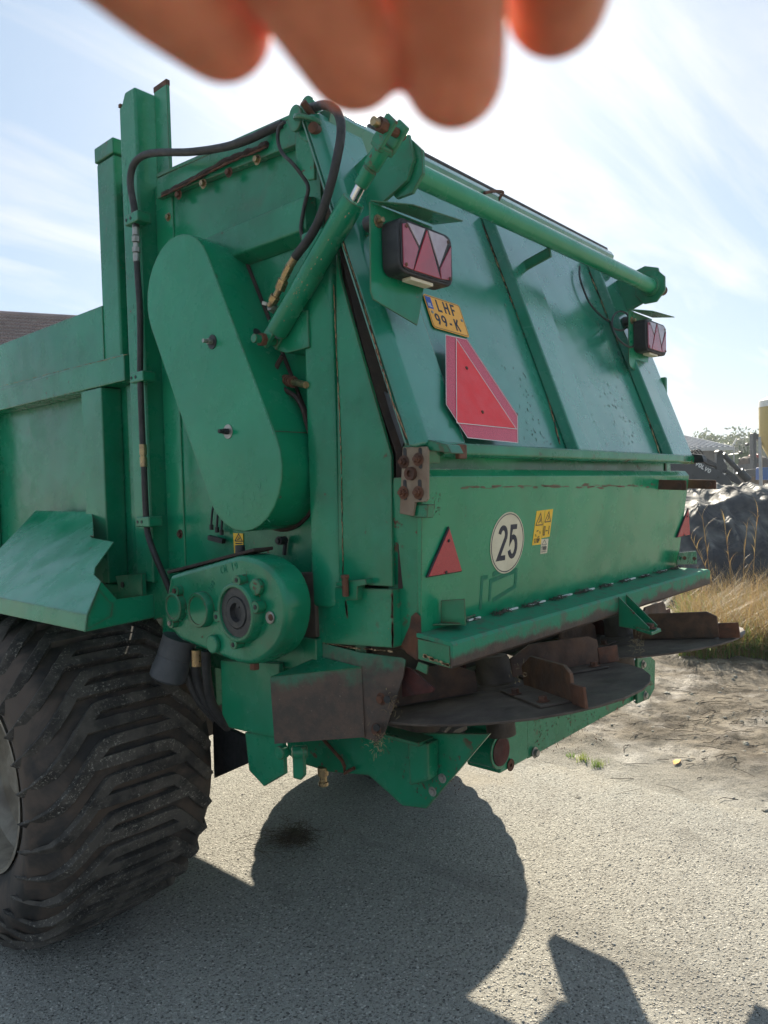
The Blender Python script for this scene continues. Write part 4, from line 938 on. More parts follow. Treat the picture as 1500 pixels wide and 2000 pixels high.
# --- spreading discs with vanes
RD, DZ, DY, DA = .505, 1.072, .122, .497
def spread_disc(cx_, sg, phase):
    root = empty('spreading_disc', (cx_, DY, DZ-.2), SP); c_ = V((cx_, DY, DZ)); nrm = V((0, .12, 1)).normalized()
    X_ = V((1, 0, 0)); Y_ = nrm.cross(X_).normalized()
    def dp(a_, r_, h_=0.): return c_+(X_*math.cos(a_)+Y_*math.sin(a_))*r_+nrm*h_
    m = MB(); m.prism([dp(i*math.pi/40, RD*(1+.004*math.sin(i*2.3))) for i in range(80)], nrm*.008); part('disc_plate', m, M['rust_dark'], .002, root)
    part('hub', MB().lathe(c_, nrm, [(.008, .085), (.02, .08), (.022, .062), (.10, .058), (.112, .05), (.114, .022), (.128, .020), (.128, .001)], 28), M['rust_dark'], 0, root)
    part('drive_shaft', MB().cyl(c_-nrm*.16, c_, .05, 20), M['rust_dark'], .003, root)
    for k in range(4):
        a_ = phase+k*math.pi/2
        d_ = (dp(a_, 1)-c_).normalized(); s_ = nrm.cross(d_)*sg
        b0, b1 = c_+d_*.10+nrm*.009+s_*.065, c_+d_*.445+nrm*.009+s_*.025
        e_ = (b1-b0).normalized(); q_ = -nrm.cross(e_)*sg
        part('vane_foot', MB().obox((b0+b1)/2+q_*.055+nrm*.004, (b1-b0)*.44, q_*.052, nrm*.004), M['rust_dark'], .002, root)
        m = MB(); th = q_*.012
        m.prism([b0+nrm*.004, b1+nrm*.004, b1+nrm*.088, b1+nrm*.108-e_*.035, b0+nrm*.110+e_*.08, b0+nrm*.070], th); part('vane', m, M['blade'] if k != 2 else M['rust_red'], .003, root)
        m = MB().obox(b1+e_*.035+nrm*.030+q_*.01, e_*.040, q_*.005, nrm*.030); part('vane_tip', m, M['rust'], .002, root)
        for r_ in (.22, .38): part('bolt', MB().bolt(c_+d_*r_+q_*.045+nrm*.018, nrm, .013, .014), M['rust'], .001, root)
    return root
spread_disc(CX-DA, 1, math.radians(-118)); spread_disc(CX+DA, -1, math.radians(-93))
# dark hopper throat over the discs
boxp('throat_plate', M['rust_dark'], .10, 1.94, .30, .33, 1.10, 1.33, .004)
t = MB().prism([at(*q, x=.06) for q in [(782, 1300), (800, 1305), (848, 1345), (845, 1352), (785, 1362)]], (.008, 0, 0)); part('red_guide_plate', t, M['rust_red'], .002)

# --- drive beam and frame below the discs
by = .17
m = MB().box(.80, 1.95, by, by+.045, .735, .925); db = part('drive_beam', m, GW, .006)
m = MB().box(.60, .798, by-.006, by+.14, .74, .93); part('beam_end', m, GW, .01, db)
m = MB().cyl((.60, by-.012, .825), (.60, by+.12, .825), .064, 36); part('beam_boss', m, GW, .004, db)
m = MB().cyl((.60, by-.016, .825), (.60, by-.010, .825), .052, 36); part('boss_cover', m, M['rust_red'], .002, db)
for q in ((1045, 1470), ): a = at(*q, y=by-.008); part('bolt', MB().bolt(a, (0, -1, 0), .014, .012), M['zinc'], .001, db)
a = at(997, 1494, y=by-.008); part('beam_eye', MB().lathe(a, (0, -1, 0), [(0, .022), (.003, .022), (.003, .007), (0, .006)], 20), M['rust'], 0, db)
m = MB().prism([at(*q, y=by-.02) for q in [(1245, 1285), (1272, 1283), (1280, 1290), (1279, 1345), (1268, 1365), (1245, 1375)]], (0, .012, 0)); m_ = part('beam_end_plate', m, GW, .003, db)
for q in ((1256, 1298), (1260, 1358)): part('bolt', MB().bolt(at(*q, y=by-.021), (0, -1, 0), .014, .010), M['zinc'], .001, m_)
# longitudinal rail with gusset plate at the rear
FX = .22
m = MB().prism([at(*q, x=FX) for q in [(560, 1438), (820, 1432), (957, 1433), (832, 1580), (785, 1574), (765, 1555), (720, 1515), (642, 1508), (590, 1492), (562, 1474)]], (.012, 0, 0)); gu = part('frame_gusset', m, GW, .003)
m = MB().prism([at(*q, x=FX-.055) for q in [(795, 1452), (836, 1452), (836, 1525), (800, 1535)]], (.055, 0, 0)); part('frame_box', m, GW, .006, gu)
m = MB().box(FX-.075, FX, .16, .74, .965, .978); part('frame_flange', m, GW, .003, gu)
for q in ((864, 1520), (845, 1546)): part('bolt', MB().bolt(at(*q, x=FX), (-1, 0, 0), .010, .006), M['zinc'], .001, gu)
m = MB().tube([at(*q, x=FX-.02) for q in [(632, 1445), (668, 1485), (673, 1497), (673, 1510), (692, 1500)]], .006, 8); part('rod_hook', m, M['rust'], 0, gu)
a = at(631, 1508, x=FX); m = MB().cyl(a+V((0, 0, .02)), a-V((0, 0, .012)), .020, 14); m.cyl(a-V((0, 0, .012)), a-V((0, 0, .035)), .014, 12); m.cyl(a-V((0, 0, .035)), a-V((0, 0, .05)), .018, 12); part('ball_stud', m, M['brass'], .002, gu)
# hanger plates under the gearbox
m = MB().prism([at(*q, x=-.06) for q in [(430, 1290), (545, 1296), (545, 1435), (532, 1441), (447, 1422), (433, 1395)]], (.02, 0, 0)); part('hanger_plate', m, G, .004)
m = MB().prism([at(*q, x=-.05) for q in [(478, 1430), (552, 1436), (556, 1512), (515, 1536), (486, 1505)]], (.015, 0, 0)); part('hanger_foot', m, G, .003)
m = MB().prism([at(*q, x=-.045) for q in [(570, 1460), (592, 1460), (594, 1515), (586, 1524), (572, 1520)]], (.012, 0, 0)); part('hanger_tab', m, GW, .003)
a = at(558, 1466, x=-.06); m = MB().cyl(a, a-V((.03, 0, 0)), .022, 18); m.cyl(a+V((.04, -.06, 0)), a+V((0, -.03, 0)), .02, 12); part('pivot_pin', m, GW, .004)
m = MB().prism([at(*q, x=.22) for q in [(415, 1410), (482, 1440), (486, 1490), (418, 1520)]], (.02, 0, 0)); part('dark_flap', m, M['black'], .002)
# deflector: bent plate thrown out to the side
D = {k: at(*q, x=x_) for k, (q, x_) in dict(a=((527, 1324), -.16), b=((706, 1303), -.03), c=((740, 1446), -.03), d=((536, 1453), -.16), e=((792, 1288), .03), f=((742, 1446), -.028), g=((700, 1262), -.03), h=((620, 1255), .0)).items()}
m = MB().sheet([D['a'], D['b'], at(712, 1440, x=-.03), D['d']], .006); df = part('deflector_plate', m, M['deflector'], .001)
m = MB().sheet([at(622, 1254, x=-.0), at(700, 1274, x=-.012), at(785, 1285, x=.02), at(792, 1289, x=.03), at(788, 1320, x=.03), at(770, 1375, x=.02), at(748, 1440, x=.0), at(735, 1449, x=-.012), at(706, 1440, x=-.028), at(706, 1304, x=-.028), at(660, 1312, x=-.015), at(622, 1320, x=0)], .006); part('deflector_cheek', m, M['deflector'], .001, df)
m = MB().sheet([at(528, 1322, x=-.157), at(622, 1282, x=-.01), at(640, 1290, x=.0), at(706, 1303, x=-.032)], .004); part('deflector_top', m, G, 0, df)
for q in ((745, 1365), (735, 1425)): part('bolt', MB().bolt(at(*q, x=-.02), (-1, 0, 0), .012, .010), M['rust'], .001, df)
for a in [at(*q, x=-.03) for q in ((757, 1366), (736, 1421))]: part('slot', MB().cyl(a, a-V((.004, .001, 0)), .011, 10), M['black'], 0, df)
# unseen right gearbox and hanger, added and shifted to cast the yard shadow
for nm, src, mt in (('right_deflector', D, GBR),):
    mir0 = mir; mir = lambda v: mir0(v)+V((.05, .30, 0))
m = MB(); m.prism([mir(q) for q in gq], (-.16, 0, 0)); part('unseen_right_gearbox', m, G, .01)
m = MB().prism([mir(at(*q, x=-.06)) for q in [(430, 1290), (545, 1296), (545, 1435), (532, 1441), (447, 1422), (433, 1395)]], (-.02, 0, 0)); part('unseen_right_hanger_plate', m, G, .004)

# --- chipped paint and weld seams
def chips(nm, path, fn, mat, n, wd, ln_, nrm, th=.0008, jit=.35, parent=SP):
    P = [fn(*q) for q in path]; seg = [(P[i+1]-P[i]).length for i in range(len(P)-1)]; tot = sum(seg); mb = MB(); nrm = V(nrm).normalized()
    for k in range(n):
        s_ = random.random()*tot; i = 0
        while i < len(seg)-1 and s_ > seg[i]: s_ -= seg[i]; i += 1
        d_ = (P[i+1]-P[i]).normalized(); c_ = P[i]+d_*min(s_, seg[i]); u_ = nrm.cross(d_).normalized()
        l_ = ln_*random.uniform(.3, 1.6); w_ = wd*random.uniform(.4, 1.5); c_ = c_+u_*random.gauss(0, wd*jit); m_ = 7; ph = random.random()
        mb.prism([c_+d_*math.cos(2*math.pi*(j+ph)/m_)*l_*random.uniform(.55, 1.1)+u_*math.sin(2*math.pi*(j+ph)/m_)*w_*random.uniform(.5, 1.1) for j in range(m_)], nrm*th)
    return part(nm, mb, mat, 0, parent, smooth=False, kind='stuff')
M['palegreen'] = plain('rubbed_paint', (.15, .36, .26), (.10, .28, .20), .5, 60, bump=0)
M['primer'] = plain('bare_primer', (.46, .33, .18), (.30, .16, .08), .8, 60, bump=.2)
chips('flaked_seam', [(652, 560), (658, 700), (666, 880), (670, 1110)], lambda a, b: at(a, b, x=-.0015), M['primer'], 90, .0017, .012, (-1, 0, 0))
chips('rusty_seam', [(652, 560), (658, 700), (666, 880), (670, 1130)], lambda a, b: at(a, b, x=-.0009), M['rust'], 90, .002, .012, (-1, 0, 0))
chips('rusty_seam', [(944, 442), (1000, 590), (1060, 740), (1094, 868)], lambda a, b: dn(a, b, .0012), M['rust_red'], 110, .004, .014, DNRM, parent=ud)
chips('flaked_seam', [(945, 445), (1000, 590), (1060, 740), (1094, 868)], lambda a, b: dn(a, b, .0020), M['primer'], 60, .003, .010, DNRM, parent=ud)
chips('rusty_seam', [(1151, 532), (1200, 650), (1250, 770), (1288, 884)], lambda a, b: dn(a, b, .0012), M['rust_red'], 90, .005, .014, DNRM, parent=ud)
chips('flaked_seam', [(1151, 532), (1200, 650), (1250, 770), (1288, 884)], lambda a, b: dn(a, b, .0022), M['primer'], 70, .005, .012, DNRM, parent=ud)
chips('flaked_edge', [(668, 478), (700, 570), (735, 690), (765, 790), (790, 850)], lambda a, b: dn(a+3, b, .004), M['primer'], 60, .002, .010, DNRM, parent=ud)
chips('rusty_edge', [(668, 475), (700, 570), (735, 690), (765, 790), (790, 850)], lambda a, b: dn(a+3, b, .003), M['rust'], 80, .004, .014, DNRM, parent=ud)
chips('scratch_marks', [(1010, 720), (1060, 860), (1180, 760), (1240, 860)], lambda a, b: dn(a, b, .0008), M['rust_dark'], 70, .0012, .006, DNRM, jit=40, parent=ud)
chips('scrape', [(905, 953), (1010, 950), (1100, 951), (1290, 948)], lambda a, b: ln(a, b, .0006), M['scrape'], 60, .0030, .030, LN, jit=1.1, parent=ld)
o = ln(938, 1190, .0006); M['oldfilm'] = plain('old_sticker_glue', (.010, .17, .088), (.020, .145, .08), .7, 30, bump=.1)
part('sticker_remnant', strokes(MB(), [[(0, .0), (0, .10), (.03, .10)], [(.05, .02), (.05, .085), (.20, .105), (.20, .05), (.07, .02)], [(.06, .105), (.19, .125)]], o, EX, LU, LN, .014, .0004), M['oldfilm'], 0, ld, smooth=False)
chips('flaked_edge', [(630, 1256), (700, 1266), (765, 1272)], lambda a, b: at(a, b, x=-.0075), M['primer'], 40, .002, .010, (-1, 0, 0))
chips('flaked_edge', [(828, 1280), (850, 1290), (878, 1300)], lambda a, b: at(a, b, x=.0165), M['primer'], 40, .004, .005, (-1, 0, 0))
chips('flaked_paint', [(545, 640), (600, 540), (690, 400)], lambda a, b: at(a, b, x=-.0915), M['primer'], 26, .0018, .003, (-1, 0, 0), jit=6)
chips('flaked_edge', [(.0, 0), (.3, 0), (.7, 0), (1., 0)], lambda a, b: V((-.1183, c1[0]+(c2[0]-c1[0])*a, c1[1]+(c2[1]-c1[1])*a))+sd*.1975, M['palegreen'], 60, .0011, .007, (-1, 0, 0), jit=1.0, parent=cover)
# debris lying along the joint of shelf and door: chaff and pale caulk
t = MB()
for k in range(9):
    x0 = .30+k*.19+random.uniform(-.02, .02); t.obox((x0, .040, 1.353), (random.uniform(.03, .06), 0, 0), (0, .004, 0), (0, 0, .003))
part('pale_caulk', t, M['white'], .001, kind='stuff')
t = MB()
for k in range(900):
    x0 = random.uniform(.28, 2.02); c_ = V((x0, .030+random.gauss(0, .008), 1.352+abs(random.gauss(0, .004)))); d_ = V((random.gauss(0, 1), random.gauss(0, .6), random.gauss(0, .35))).normalized()*random.uniform(.004, .014)
    if math.sin(x0*33) < -.15: continue
    t.tube([c_-d_, c_+d_], .0011, 3, False)
part('chaff', t, M['rust_dark'], 0, kind='stuff', smooth=False)
M['straw'] = plain('dry_straw', (.36, .27, .14), (.22, .15, .08), .8, 20, bump=0)
t = MB()
for q, x_, n_ in (((738, 1445), -.015, 60), ((765, 1375), .01, 40), ((1245, 1255), None, 50), ((1010, 1315), None, 14)):
    c0 = at(*q, x=x_) if x_ is not None else at(*q, y=-.15)
    for k in range(n_):
        c_ = c0+V((random.gauss(0, .012), random.gauss(0, .012), random.gauss(0, .02))); d_ = V((random.gauss(0, 1), random.gauss(0, 1), random.gauss(-.3, .8))).normalized()*random.uniform(.006, .022)
        t.tube([c_, c_+d_*.5+V((random.gauss(0, .003),)*3), c_+d_], .0006, 3, False)
part('straw_wisps', t, M['straw'], 0, kind='stuff', smooth=False)

# cast marks on the gearbox
o = at(432, 1121, x=fx); u_ = (at(482, 1107, x=fx)-o).normalized(); w_ = V((-1, 0, 0)).cross(u_).normalized(); w_ = w_ if w_.z > 0 else -w_
text('CM 19', o, u_, w_, (-1, 0, 0), .022, .003, M['oldfilm'], gb, .62, .25, .0012)
o = at(407, 1172, x=fx); u_ = (at(425, 1126, x=fx)-o).normalized(); w_ = u_.cross(V((-1, 0, 0))).normalized(); w_ = w_ if w_.y > 0 else -w_
text('6-188', o, u_, w_, (-1, 0, 0), .018, .0028, M['oldfilm'], gb, .62, .2, .0012)

def scratches(nm, fn, box, n, mat, nrm, wd, ln_, ang=None, parent=SP):
    """Thin scratches and specks in a patch of the photograph; ang None scatters their direction."""
    mb = MB(); nrm = V(nrm).normalized()
    for k in range(n):
        q = (random.uniform(box[0], box[2]), random.uniform(box[1], box[3])); c_ = fn(*q); up = V((0, 0, 1)); up = (up-nrm*up.dot(nrm)).normalized(); sd2 = nrm.cross(up)
        a_ = random.uniform(0, 3.14) if ang is None else ang+random.gauss(0, .25); d_ = up*math.cos(a_)+sd2*math.sin(a_); s_ = nrm.cross(d_); l_ = ln_*random.uniform(.3, 1.5); w_ = wd*random.uniform(.5, 1.4)
        mb.prism([c_-d_*l_, c_-s_*w_, c_+d_*l_, c_+s_*w_], nrm*.0004)
    return part(nm, mb, mat, 0, parent, smooth=False, kind='stuff')
gf = lambda a, b: at(a, b, x=-.1183)
scratches('scratches', gf, (425, 930, 530, 1020), 60, M['palegreen'], (-1, 0, 0), .0005, .010, parent=cover)
scratches('scratches', gf, (330, 520, 430, 880), 45, M['palegreen'], (-1, 0, 0), .0004, .008, parent=cover)
scratches('scratches', lambda a, b: dn(a, b, .0006), (1010, 560, 1090, 860), 60, M['rust_dark'], DNRM, .0008, .006, 0., parent=ud)
scratches('scratches', lambda a, b: dn(a, b, .0006), (1170, 680, 1270, 870), 90, M['rust_dark'], DNRM, .0009, .007, 0., parent=ud)
scratches('scratches', lambda a, b: dn(a, b, .0006), (900, 480, 1000, 640), 30, M['palegreen'], DNRM, .0005, .006, parent=ud)
scratches('specks', lambda a, b: ln(a, b, .0005), (850, 940, 1300, 1180), 60, M['palegreen'], LN, .0006, .0025, parent=ld)
scratches('rust_specks', lambda a, b: ln(a, b, .0006), (838, 960, 860, 1010), 40, M['rust_red'], LN, .0016, .0035, parent=ld)
scratches('rust_specks', lambda a, b: at(a, b, y=by-.0008), (1040, 1390, 1180, 1470), 110, M['rust'], (0, -1, 0), .0025, .005, parent=db)
scratches('rust_specks', lambda a, b: at(a, b, x=FX-.0008), (780, 1470, 900, 1560), 70, M['rust'], (-1, 0, 0), .0022, .005, parent=gu)
scratches('specks', lambda a, b: at(a, b, x=-.0068), (625, 1160, 760, 1250), 40, M['primer'], (-1, 0, 0), .0006, .002, parent=lb)
chips('worn_corner', [(766, 1160), (767, 1262)], lambda a, b: at(a, b, x=-.0075), M['rust'], 50, .003, .010, (-1, 0, 0), parent=lb)
chips('worn_edge', [(240, 300), (262, 700), (283, 1110)], lambda a, b: at(a+4, b, x=-.0257), M['palegreen'], 40, .0006, .012, (-1, 0, 0))
chips('worn_edge', [(0, 753), (120, 722), (249, 690)], lambda a, b: at(a, b+2, x=-.0357), M['primer'], 70, .0012, .016, (-1, 0, 0))
chips('worn_edge', [(0, 798), (80, 783), (168, 767)], lambda a, b: at(a, b-2, x=-.0357), M['palegreen'], 40, .0008, .014, (-1, 0, 0))
# runs of rust below bolts and seams
for q, fn_, nr_ in (((352, 1050), lambda a, b: at(a, b, x=.0515), (-1, 0, 0)), ((676, 1176), lambda a, b: at(a, b, x=-.0068), (-1, 0, 0)), ((506, 1160), lambda a, b: at(a, b, x=fx-.0008), (-1, 0, 0)), ((580, 770), lambda a, b: at(a, b, x=.0512), (-1, 0, 0))):
    chips('rust_run', [q, (q[0]+2, q[1]+26)], fn_, M['scrape'], 14, .0035, .012, nr_)

# ================================================================ yard litter
M['pebble'] = plain('yard_pebble', (.46, .43, .38), (.25, .235, .21), .85, 30, bump=.3)
def bladem(name, a, b, tr):
    k = NT(name); c = k.mix(k.ramp(k.noise(9, 4), .35, .65), a, b); k.set('Base Color', c); k.set('Roughness', .55)
    t_ = k.n('ShaderNodeBsdfTranslucent'); k.l(c, t_.inputs[0]); ms = k.n('ShaderNodeMixShader'); ms.inputs[0].default_value = tr
    k.l(k.b.outputs[0], ms.inputs[1]); k.l(t_.outputs[0], ms.inputs[2]); k.l(ms.outputs[0], k.out.inputs[0]); return k.m
M['leafgreen'] = bladem('grass_blade_green', (.12, .23, .035), (.26, .30, .06), .5)
M['leafdry'] = bladem('grass_blade_dry', (.42, .30, .12), (.28, .17, .07), .35)
M['twig'] = plain('twig_bark', (.075, .055, .04), (.045, .034, .027), .85, 20, bump=0)
t = MB(); ico = []
phi = (1+5**.5)/2
IV = [V(v).normalized() for v in [(-1, phi, 0), (1, phi, 0), (-1, -phi, 0), (1, -phi, 0), (0, -1, phi), (0, 1, phi), (0, -1, -phi), (0, 1, -phi), (phi, 0, -1), (phi, 0, 1), (-phi, 0, -1), (-phi, 0, 1)]]
IF = [(0, 11, 5), (0, 5, 1), (0, 1, 7), (0, 7, 10), (0, 10, 11), (1, 5, 9), (5, 11, 4), (11, 10, 2), (10, 7, 6), (7, 1, 8), (3, 9, 4), (3, 4, 2), (3, 2, 6), (3, 6, 8), (3, 8, 9), (4, 9, 5), (2, 4, 11), (6, 2, 10), (8, 6, 7), (9, 8, 1)]
for k in range(5200):
    px_, py_ = random.uniform(-60, 1560), 1420+random.random()**.6*640
    c_ = at(px_, py_, z=0); r_ = random.choice((.002, .0025, .003, .0035, .004, .005))*random.uniform(.7, 1.2)
    if k % 160 == 0: r_ *= 1.7
    s_ = V((random.uniform(.8, 1.3), random.uniform(.8, 1.3), random.uniform(.5, .8)))*r_; R_ = Matrix.Rotation(random.random()*6, 3, 'Z')
    t.add([c_+R_ @ V((v.x*s_.x, v.y*s_.y, v.z*s_.z))*random.uniform(.85, 1.1)+V((0, 0, s_.z*.35)) for v in IV], IF)
peb = build('pebbles', t, M['pebble'], smooth=False); tag(peb, 'loose pebbles and grit scattered on the concrete', kind='stuff')
t = MB()
for k in range(330):                         # dry hay clump under the machine
    a_ = random.random()*6.28; c_ = at(575, 1638, z=0)+V((math.cos(a_), math.sin(a_), 0))*abs(random.gauss(0, .10))+V((0, 0, .006+abs(random.gauss(0, .010))))
    d_ = V((random.gauss(0, 1), random.gauss(0, 1), random.gauss(0, .18))).normalized()*random.uniform(.015, .07)
    t.tube([c_-d_, c_+V((random.gauss(0, .006), random.gauss(0, .006), .004)), c_+d_], .0011, 3, False)
M['hay'] = plain('dark_hay', (.16, .12, .075), (.09, .065, .045), .85, 30, bump=0)
hay = build('hay_clump', t, M['hay'], smooth=False); tag(hay, 'scattered clump of dark dry hay beneath the rear frame', kind='stuff')
t = MB()
for k in range(190):                         # twigs and stems in the silt
    px_, py_ = random.gauss(1380, 110), random.gauss(1390, 70); c_ = at(px_, py_, z=.02)
    c_.z = max(mudz(c_.x, c_.y), 0)+.006; a_ = random.gauss(-.6, .5); l_ = random.uniform(.012, .085)
    d_ = V((math.cos(a_), math.sin(a_), random.gauss(0, .05)))*l_
    t.tube([c_-d_, c_+V((random.gauss(0, .01), random.gauss(0, .01), .004)), c_+d_], random.uniform(.0010, .0024), 4, False)
cm = MB()
for k in range(170):
    c_ = at(random.gauss(1380, 130), random.gauss(1370, 75), z=.02)
    if c_.x < 1.9: continue
    c_.z = max(mudz(c_.x, c_.y), 0); r_ = random.choice((.006, .008, .010, .014, .02))*random.uniform(.6, 1.2)
    cm.add([c_+V((v.x*random.uniform(.7, 1.3), v.y*random.uniform(.7, 1.3), v.z*random.uniform(.3, .7)))*r_ for v in IV], IF)
o = build('clods', cm, M['mud'], smooth=False); tag(o, 'dark clods of soil lying in the silt', kind='stuff')
tw = build('twigs', t, M['twig'], smooth=False); tag(tw, 'twigs and stems trodden into the silt', kind='stuff')
def blade(mb, base, h, lean, wd, az, seg=4):
    d_ = V((math.cos(az), math.sin(az), 0)); s_ = V((-d_.y, d_.x, 0))*wd/2; P = []
    for i in range(seg+1):
        f_ = i/seg; P.append(base+d_*lean*f_*f_*h+V((0, 0, h*(f_-.25*lean*f_*f_))))
    vs = []
    for i, p_ in enumerate(P): w_ = 1-.92*(i/seg)**1.5; vs += [p_-s_*w_, p_+s_*w_]
    mb.add(vs, [(2*i, 2*i+1, 2*i+3, 2*i+2) for i in range(seg)])
for i, (q, n_, h_) in enumerate((((1118, 1480), 35, .035), ((1139, 1486), 60, .055), ((1168, 1497), 80, .05), ((1260, 1412), 22, .035))):
    t = MB(); c0 = at(*q, z=0)
    for k in range(n_): blade(t, c0+V((random.gauss(0, .020), random.gauss(0, .020), 0)), h_*random.uniform(.5, 1.3), random.uniform(0, .9), .0035, random.random()*6.28)
    o = build('grass_tuft', t, M['leafgreen'], smooth=False)
    tag(o, ('tiny sparse green grass tuft on the silt, nearest the drive beam', 'middle green grass tuft of the three behind the drive beam', 'fullest bright green grass tuft growing in the sandy yard', 'thin grass tuft farther off beside the disc in the silt')[i], 'grass', 'grass tufts growing through the yard')
t = MB(); c0 = at(1322, 1490, z=.02); c0.z = max(0, mudz(c0.x, c0.y))+.008
t.add([c0+V(v) for v in [(-.05, .0, 0), (-.02, .018, .008), (.02, .016, .006), (.05, 0, .002), (.02, -.016, .010), (-.02, -.018, .004)]], [(0, 1, 5), (1, 2, 4, 5), (2, 3, 4)])
o = build('fallen_leaf', t, M['orange']); tag(o, 'single yellow fallen leaf lying on the silt', 'leaf')

# ================================================================ vegetation and heap at the right
def bgp(px, py, dep): return V(CAM+CM @ np.array([(px-750)/FPX*dep, (py-1000)/FPX*dep, dep]))
RT_ = V(CM[:, 0]); RT_.z = 0; RT_.normalize(); FW = V(CM[:, 2]); FW.z = 0; FW.normalize()
def film():
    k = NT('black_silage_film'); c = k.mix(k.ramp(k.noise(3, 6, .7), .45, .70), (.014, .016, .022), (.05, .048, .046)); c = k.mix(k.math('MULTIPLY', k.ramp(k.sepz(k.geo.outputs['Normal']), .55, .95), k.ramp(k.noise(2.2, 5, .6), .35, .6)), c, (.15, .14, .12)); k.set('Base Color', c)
    k.set('Roughness', k.ramp(k.noise(5, 5), .3, .7, .55, .8)); k.set('Specular IOR Level', .35)
    k.set('Normal', k.bump(k.math('ABSOLUTE', k.math('SUBTRACT', k.noise(2.2, 3, .5, dist=1.0), .5)), .8, .16)); return k.m
M['film'] = film()
O_ = bgp(1345, 1180, 10.6); O_.z = 0
def heapz(s_, t_):
    e = max(0., 1-abs(t_/2.3)**2.6); l_ = max(0., min(1., (s_+.55)/1.0)); l_ = l_*l_*(3-2*l_)
    b = 1.40*e*l_*(1+.06*math.sin(s_*.9)+.05*math.sin(t_*2+s_))
    n = 1-abs(mnoise.noise(V((s_*.9+t_*.5, t_*1.3-s_*.3, 2))))*2
    n2 = 1-abs(mnoise.noise(V((s_*2.4+.9*mnoise.noise(V((s_*.7, t_*.9, 1))), t_*.55, 5))))*2
    n3 = 1-abs(mnoise.noise(V((s_*5.5+1.2*mnoise.noise(V((s_, t_*1.5, 3))), t_*1.3, 8))))*2
    return max(-.05, b+(n*.16+n2*.17+n3*.055)*min(1, e*3)*min(1, l_*2)-.1)
t = MB(); vs = []; fs = []; nx, ny = 190, 110
for j in range(ny+1):
    for i in range(nx+1):
        s_ = -.9+7.2*i/nx; u_ = -2.4+4.8*j/ny; p_ = O_+RT_*s_+FW*(u_+2.0); vs.append((p_.x, p_.y, heapz(s_, u_)))
for j in range(ny):
    for i in range(nx): a_ = j*(nx+1)+i; fs.append((a_, a_+1, a_+nx+2, a_+nx+1))
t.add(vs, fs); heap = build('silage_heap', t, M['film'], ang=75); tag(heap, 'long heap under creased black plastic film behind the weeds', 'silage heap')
gt, gd = MB(), MB()
for k in range(24000):
    q = (1325+random.random()**.8*330, 1175+random.random()**.9*118); c_ = at(*q, z=.0)
    if (c_-O_).dot(FW) > .6: continue
    if random.random() < .58: blade(gt, c_, random.uniform(.10, .42), random.uniform(.1, 1.1), random.uniform(.006, .014), random.random()*6.28)
    else: blade(gd, c_, random.uniform(.18, .78), random.uniform(.2, 1.4), random.uniform(.004, .010), random.random()*6.28)
for k in range(1500):
    q = (1335+random.random()*260, 1170+random.random()*118); c_ = at(*q, z=.0)
    if (c_-O_).dot(FW) > .5: continue
    az_ = random.random()*6.28
    for j in range(4): blade(gt if random.random() < .6 else gd, c_+V((random.gauss(0, .02), random.gauss(0, .02), 0)), random.uniform(.10, .38), random.uniform(.6, 1.7), random.uniform(.016, .034), az_+j*1.5+random.gauss(0, .4), 5)
for k in range(120):
    q = (1395+random.random()*200, 1160+random.random()*80); c_ = at(*q, z=0); blade(gd, c_, random.uniform(.5, .95), random.uniform(.1, .8), .008, random.random()*6.28, 6)
for q, tip in (((1400, 1230), (1372, 1010)), ((1420, 1220), (1350, 1050)), ((1450, 1210), (1460, 1020)), ((1470, 1230), (1480, 1000)), ((1440, 1225), (1415, 1020))):
    a = at(*q, z=0); b = bgp(tip[0], tip[1], (a-V(CAM)).dot(V(CM[:, 2]))); m1 = (a+b)/2+V((.03, .02, .1)); path = spline([a, m1, b], 6); gd.tube(path, .0045, 5)
    for p_ in path[5:]:
        blade(gd, p_, random.uniform(.10, .24), random.uniform(.2, .9), .010, random.random()*6.28)
o = build('green_grass', gt, M['leafgreen'], smooth=False); tag(o, 'rough green grass growing in front of the black heap', kind='stuff')
o = build('dry_weeds', gd, M['leafdry'], smooth=False); tag(o, 'dry yellow weeds and stalks in front of the black heap', kind='stuff')

# ================================================================ background yard
M['shedroof'] = plain('grey_sheet_roof', (.28, .29, .31), (.22, .23, .25), .45, 2, bump=.1)
M['shedwall'] = plain('dark_shed_wall', (.10, .10, .10), (.14, .13, .125), .8, 3, bump=.1)
M['postgrey'] = plain('pale_post', (.42, .43, .43), (.33, .33, .33), .6, 6, bump=.05)
M['charcoal'] = plain('charcoal_machine_paint', (.020, .022, .026), (.034, .036, .040), .38, 4, bump=.05)
M['tracred'] = plain('red_machine_paint', (.42, .035, .02), (.36, .03, .02), .4, 5, bump=.03)
M['tracgreen'] = plain('faded_olive_paint', (.10, .14, .06), (.07, .10, .05), .5, 5, bump=.05)
M['siloyel'] = plain('yellowed_silo_shell', (.50, .38, .13), (.43, .32, .12), .5, 2.5, bump=.05)
M['bluesteel'] = plain('blue_frame_paint', (.03, .11, .36), (.025, .09, .30), .5, 5, bump=.03)
D_ = 33.
shed = empty('shed', bgp(1350, 955, D_)); WL[shed.name].z = 0; shed.location.z = 0; tag(shed, 'low shed with pale grey sheet roof beyond the loader', 'shed')
ea, eb = bgp(1150, 891, D_), bgp(1434, 884, D_); eb.z = ea.z = 3.35
ra, rb_ = ea+FW*5+V((0, 0, 1.15)), bgp(1322, 851, D_+5); rb_.z = ra.z = 4.35
def spart(nm, mb, mat, par, bevel=.0, **k): return build(nm, mb, mat, par, bevel, **k)
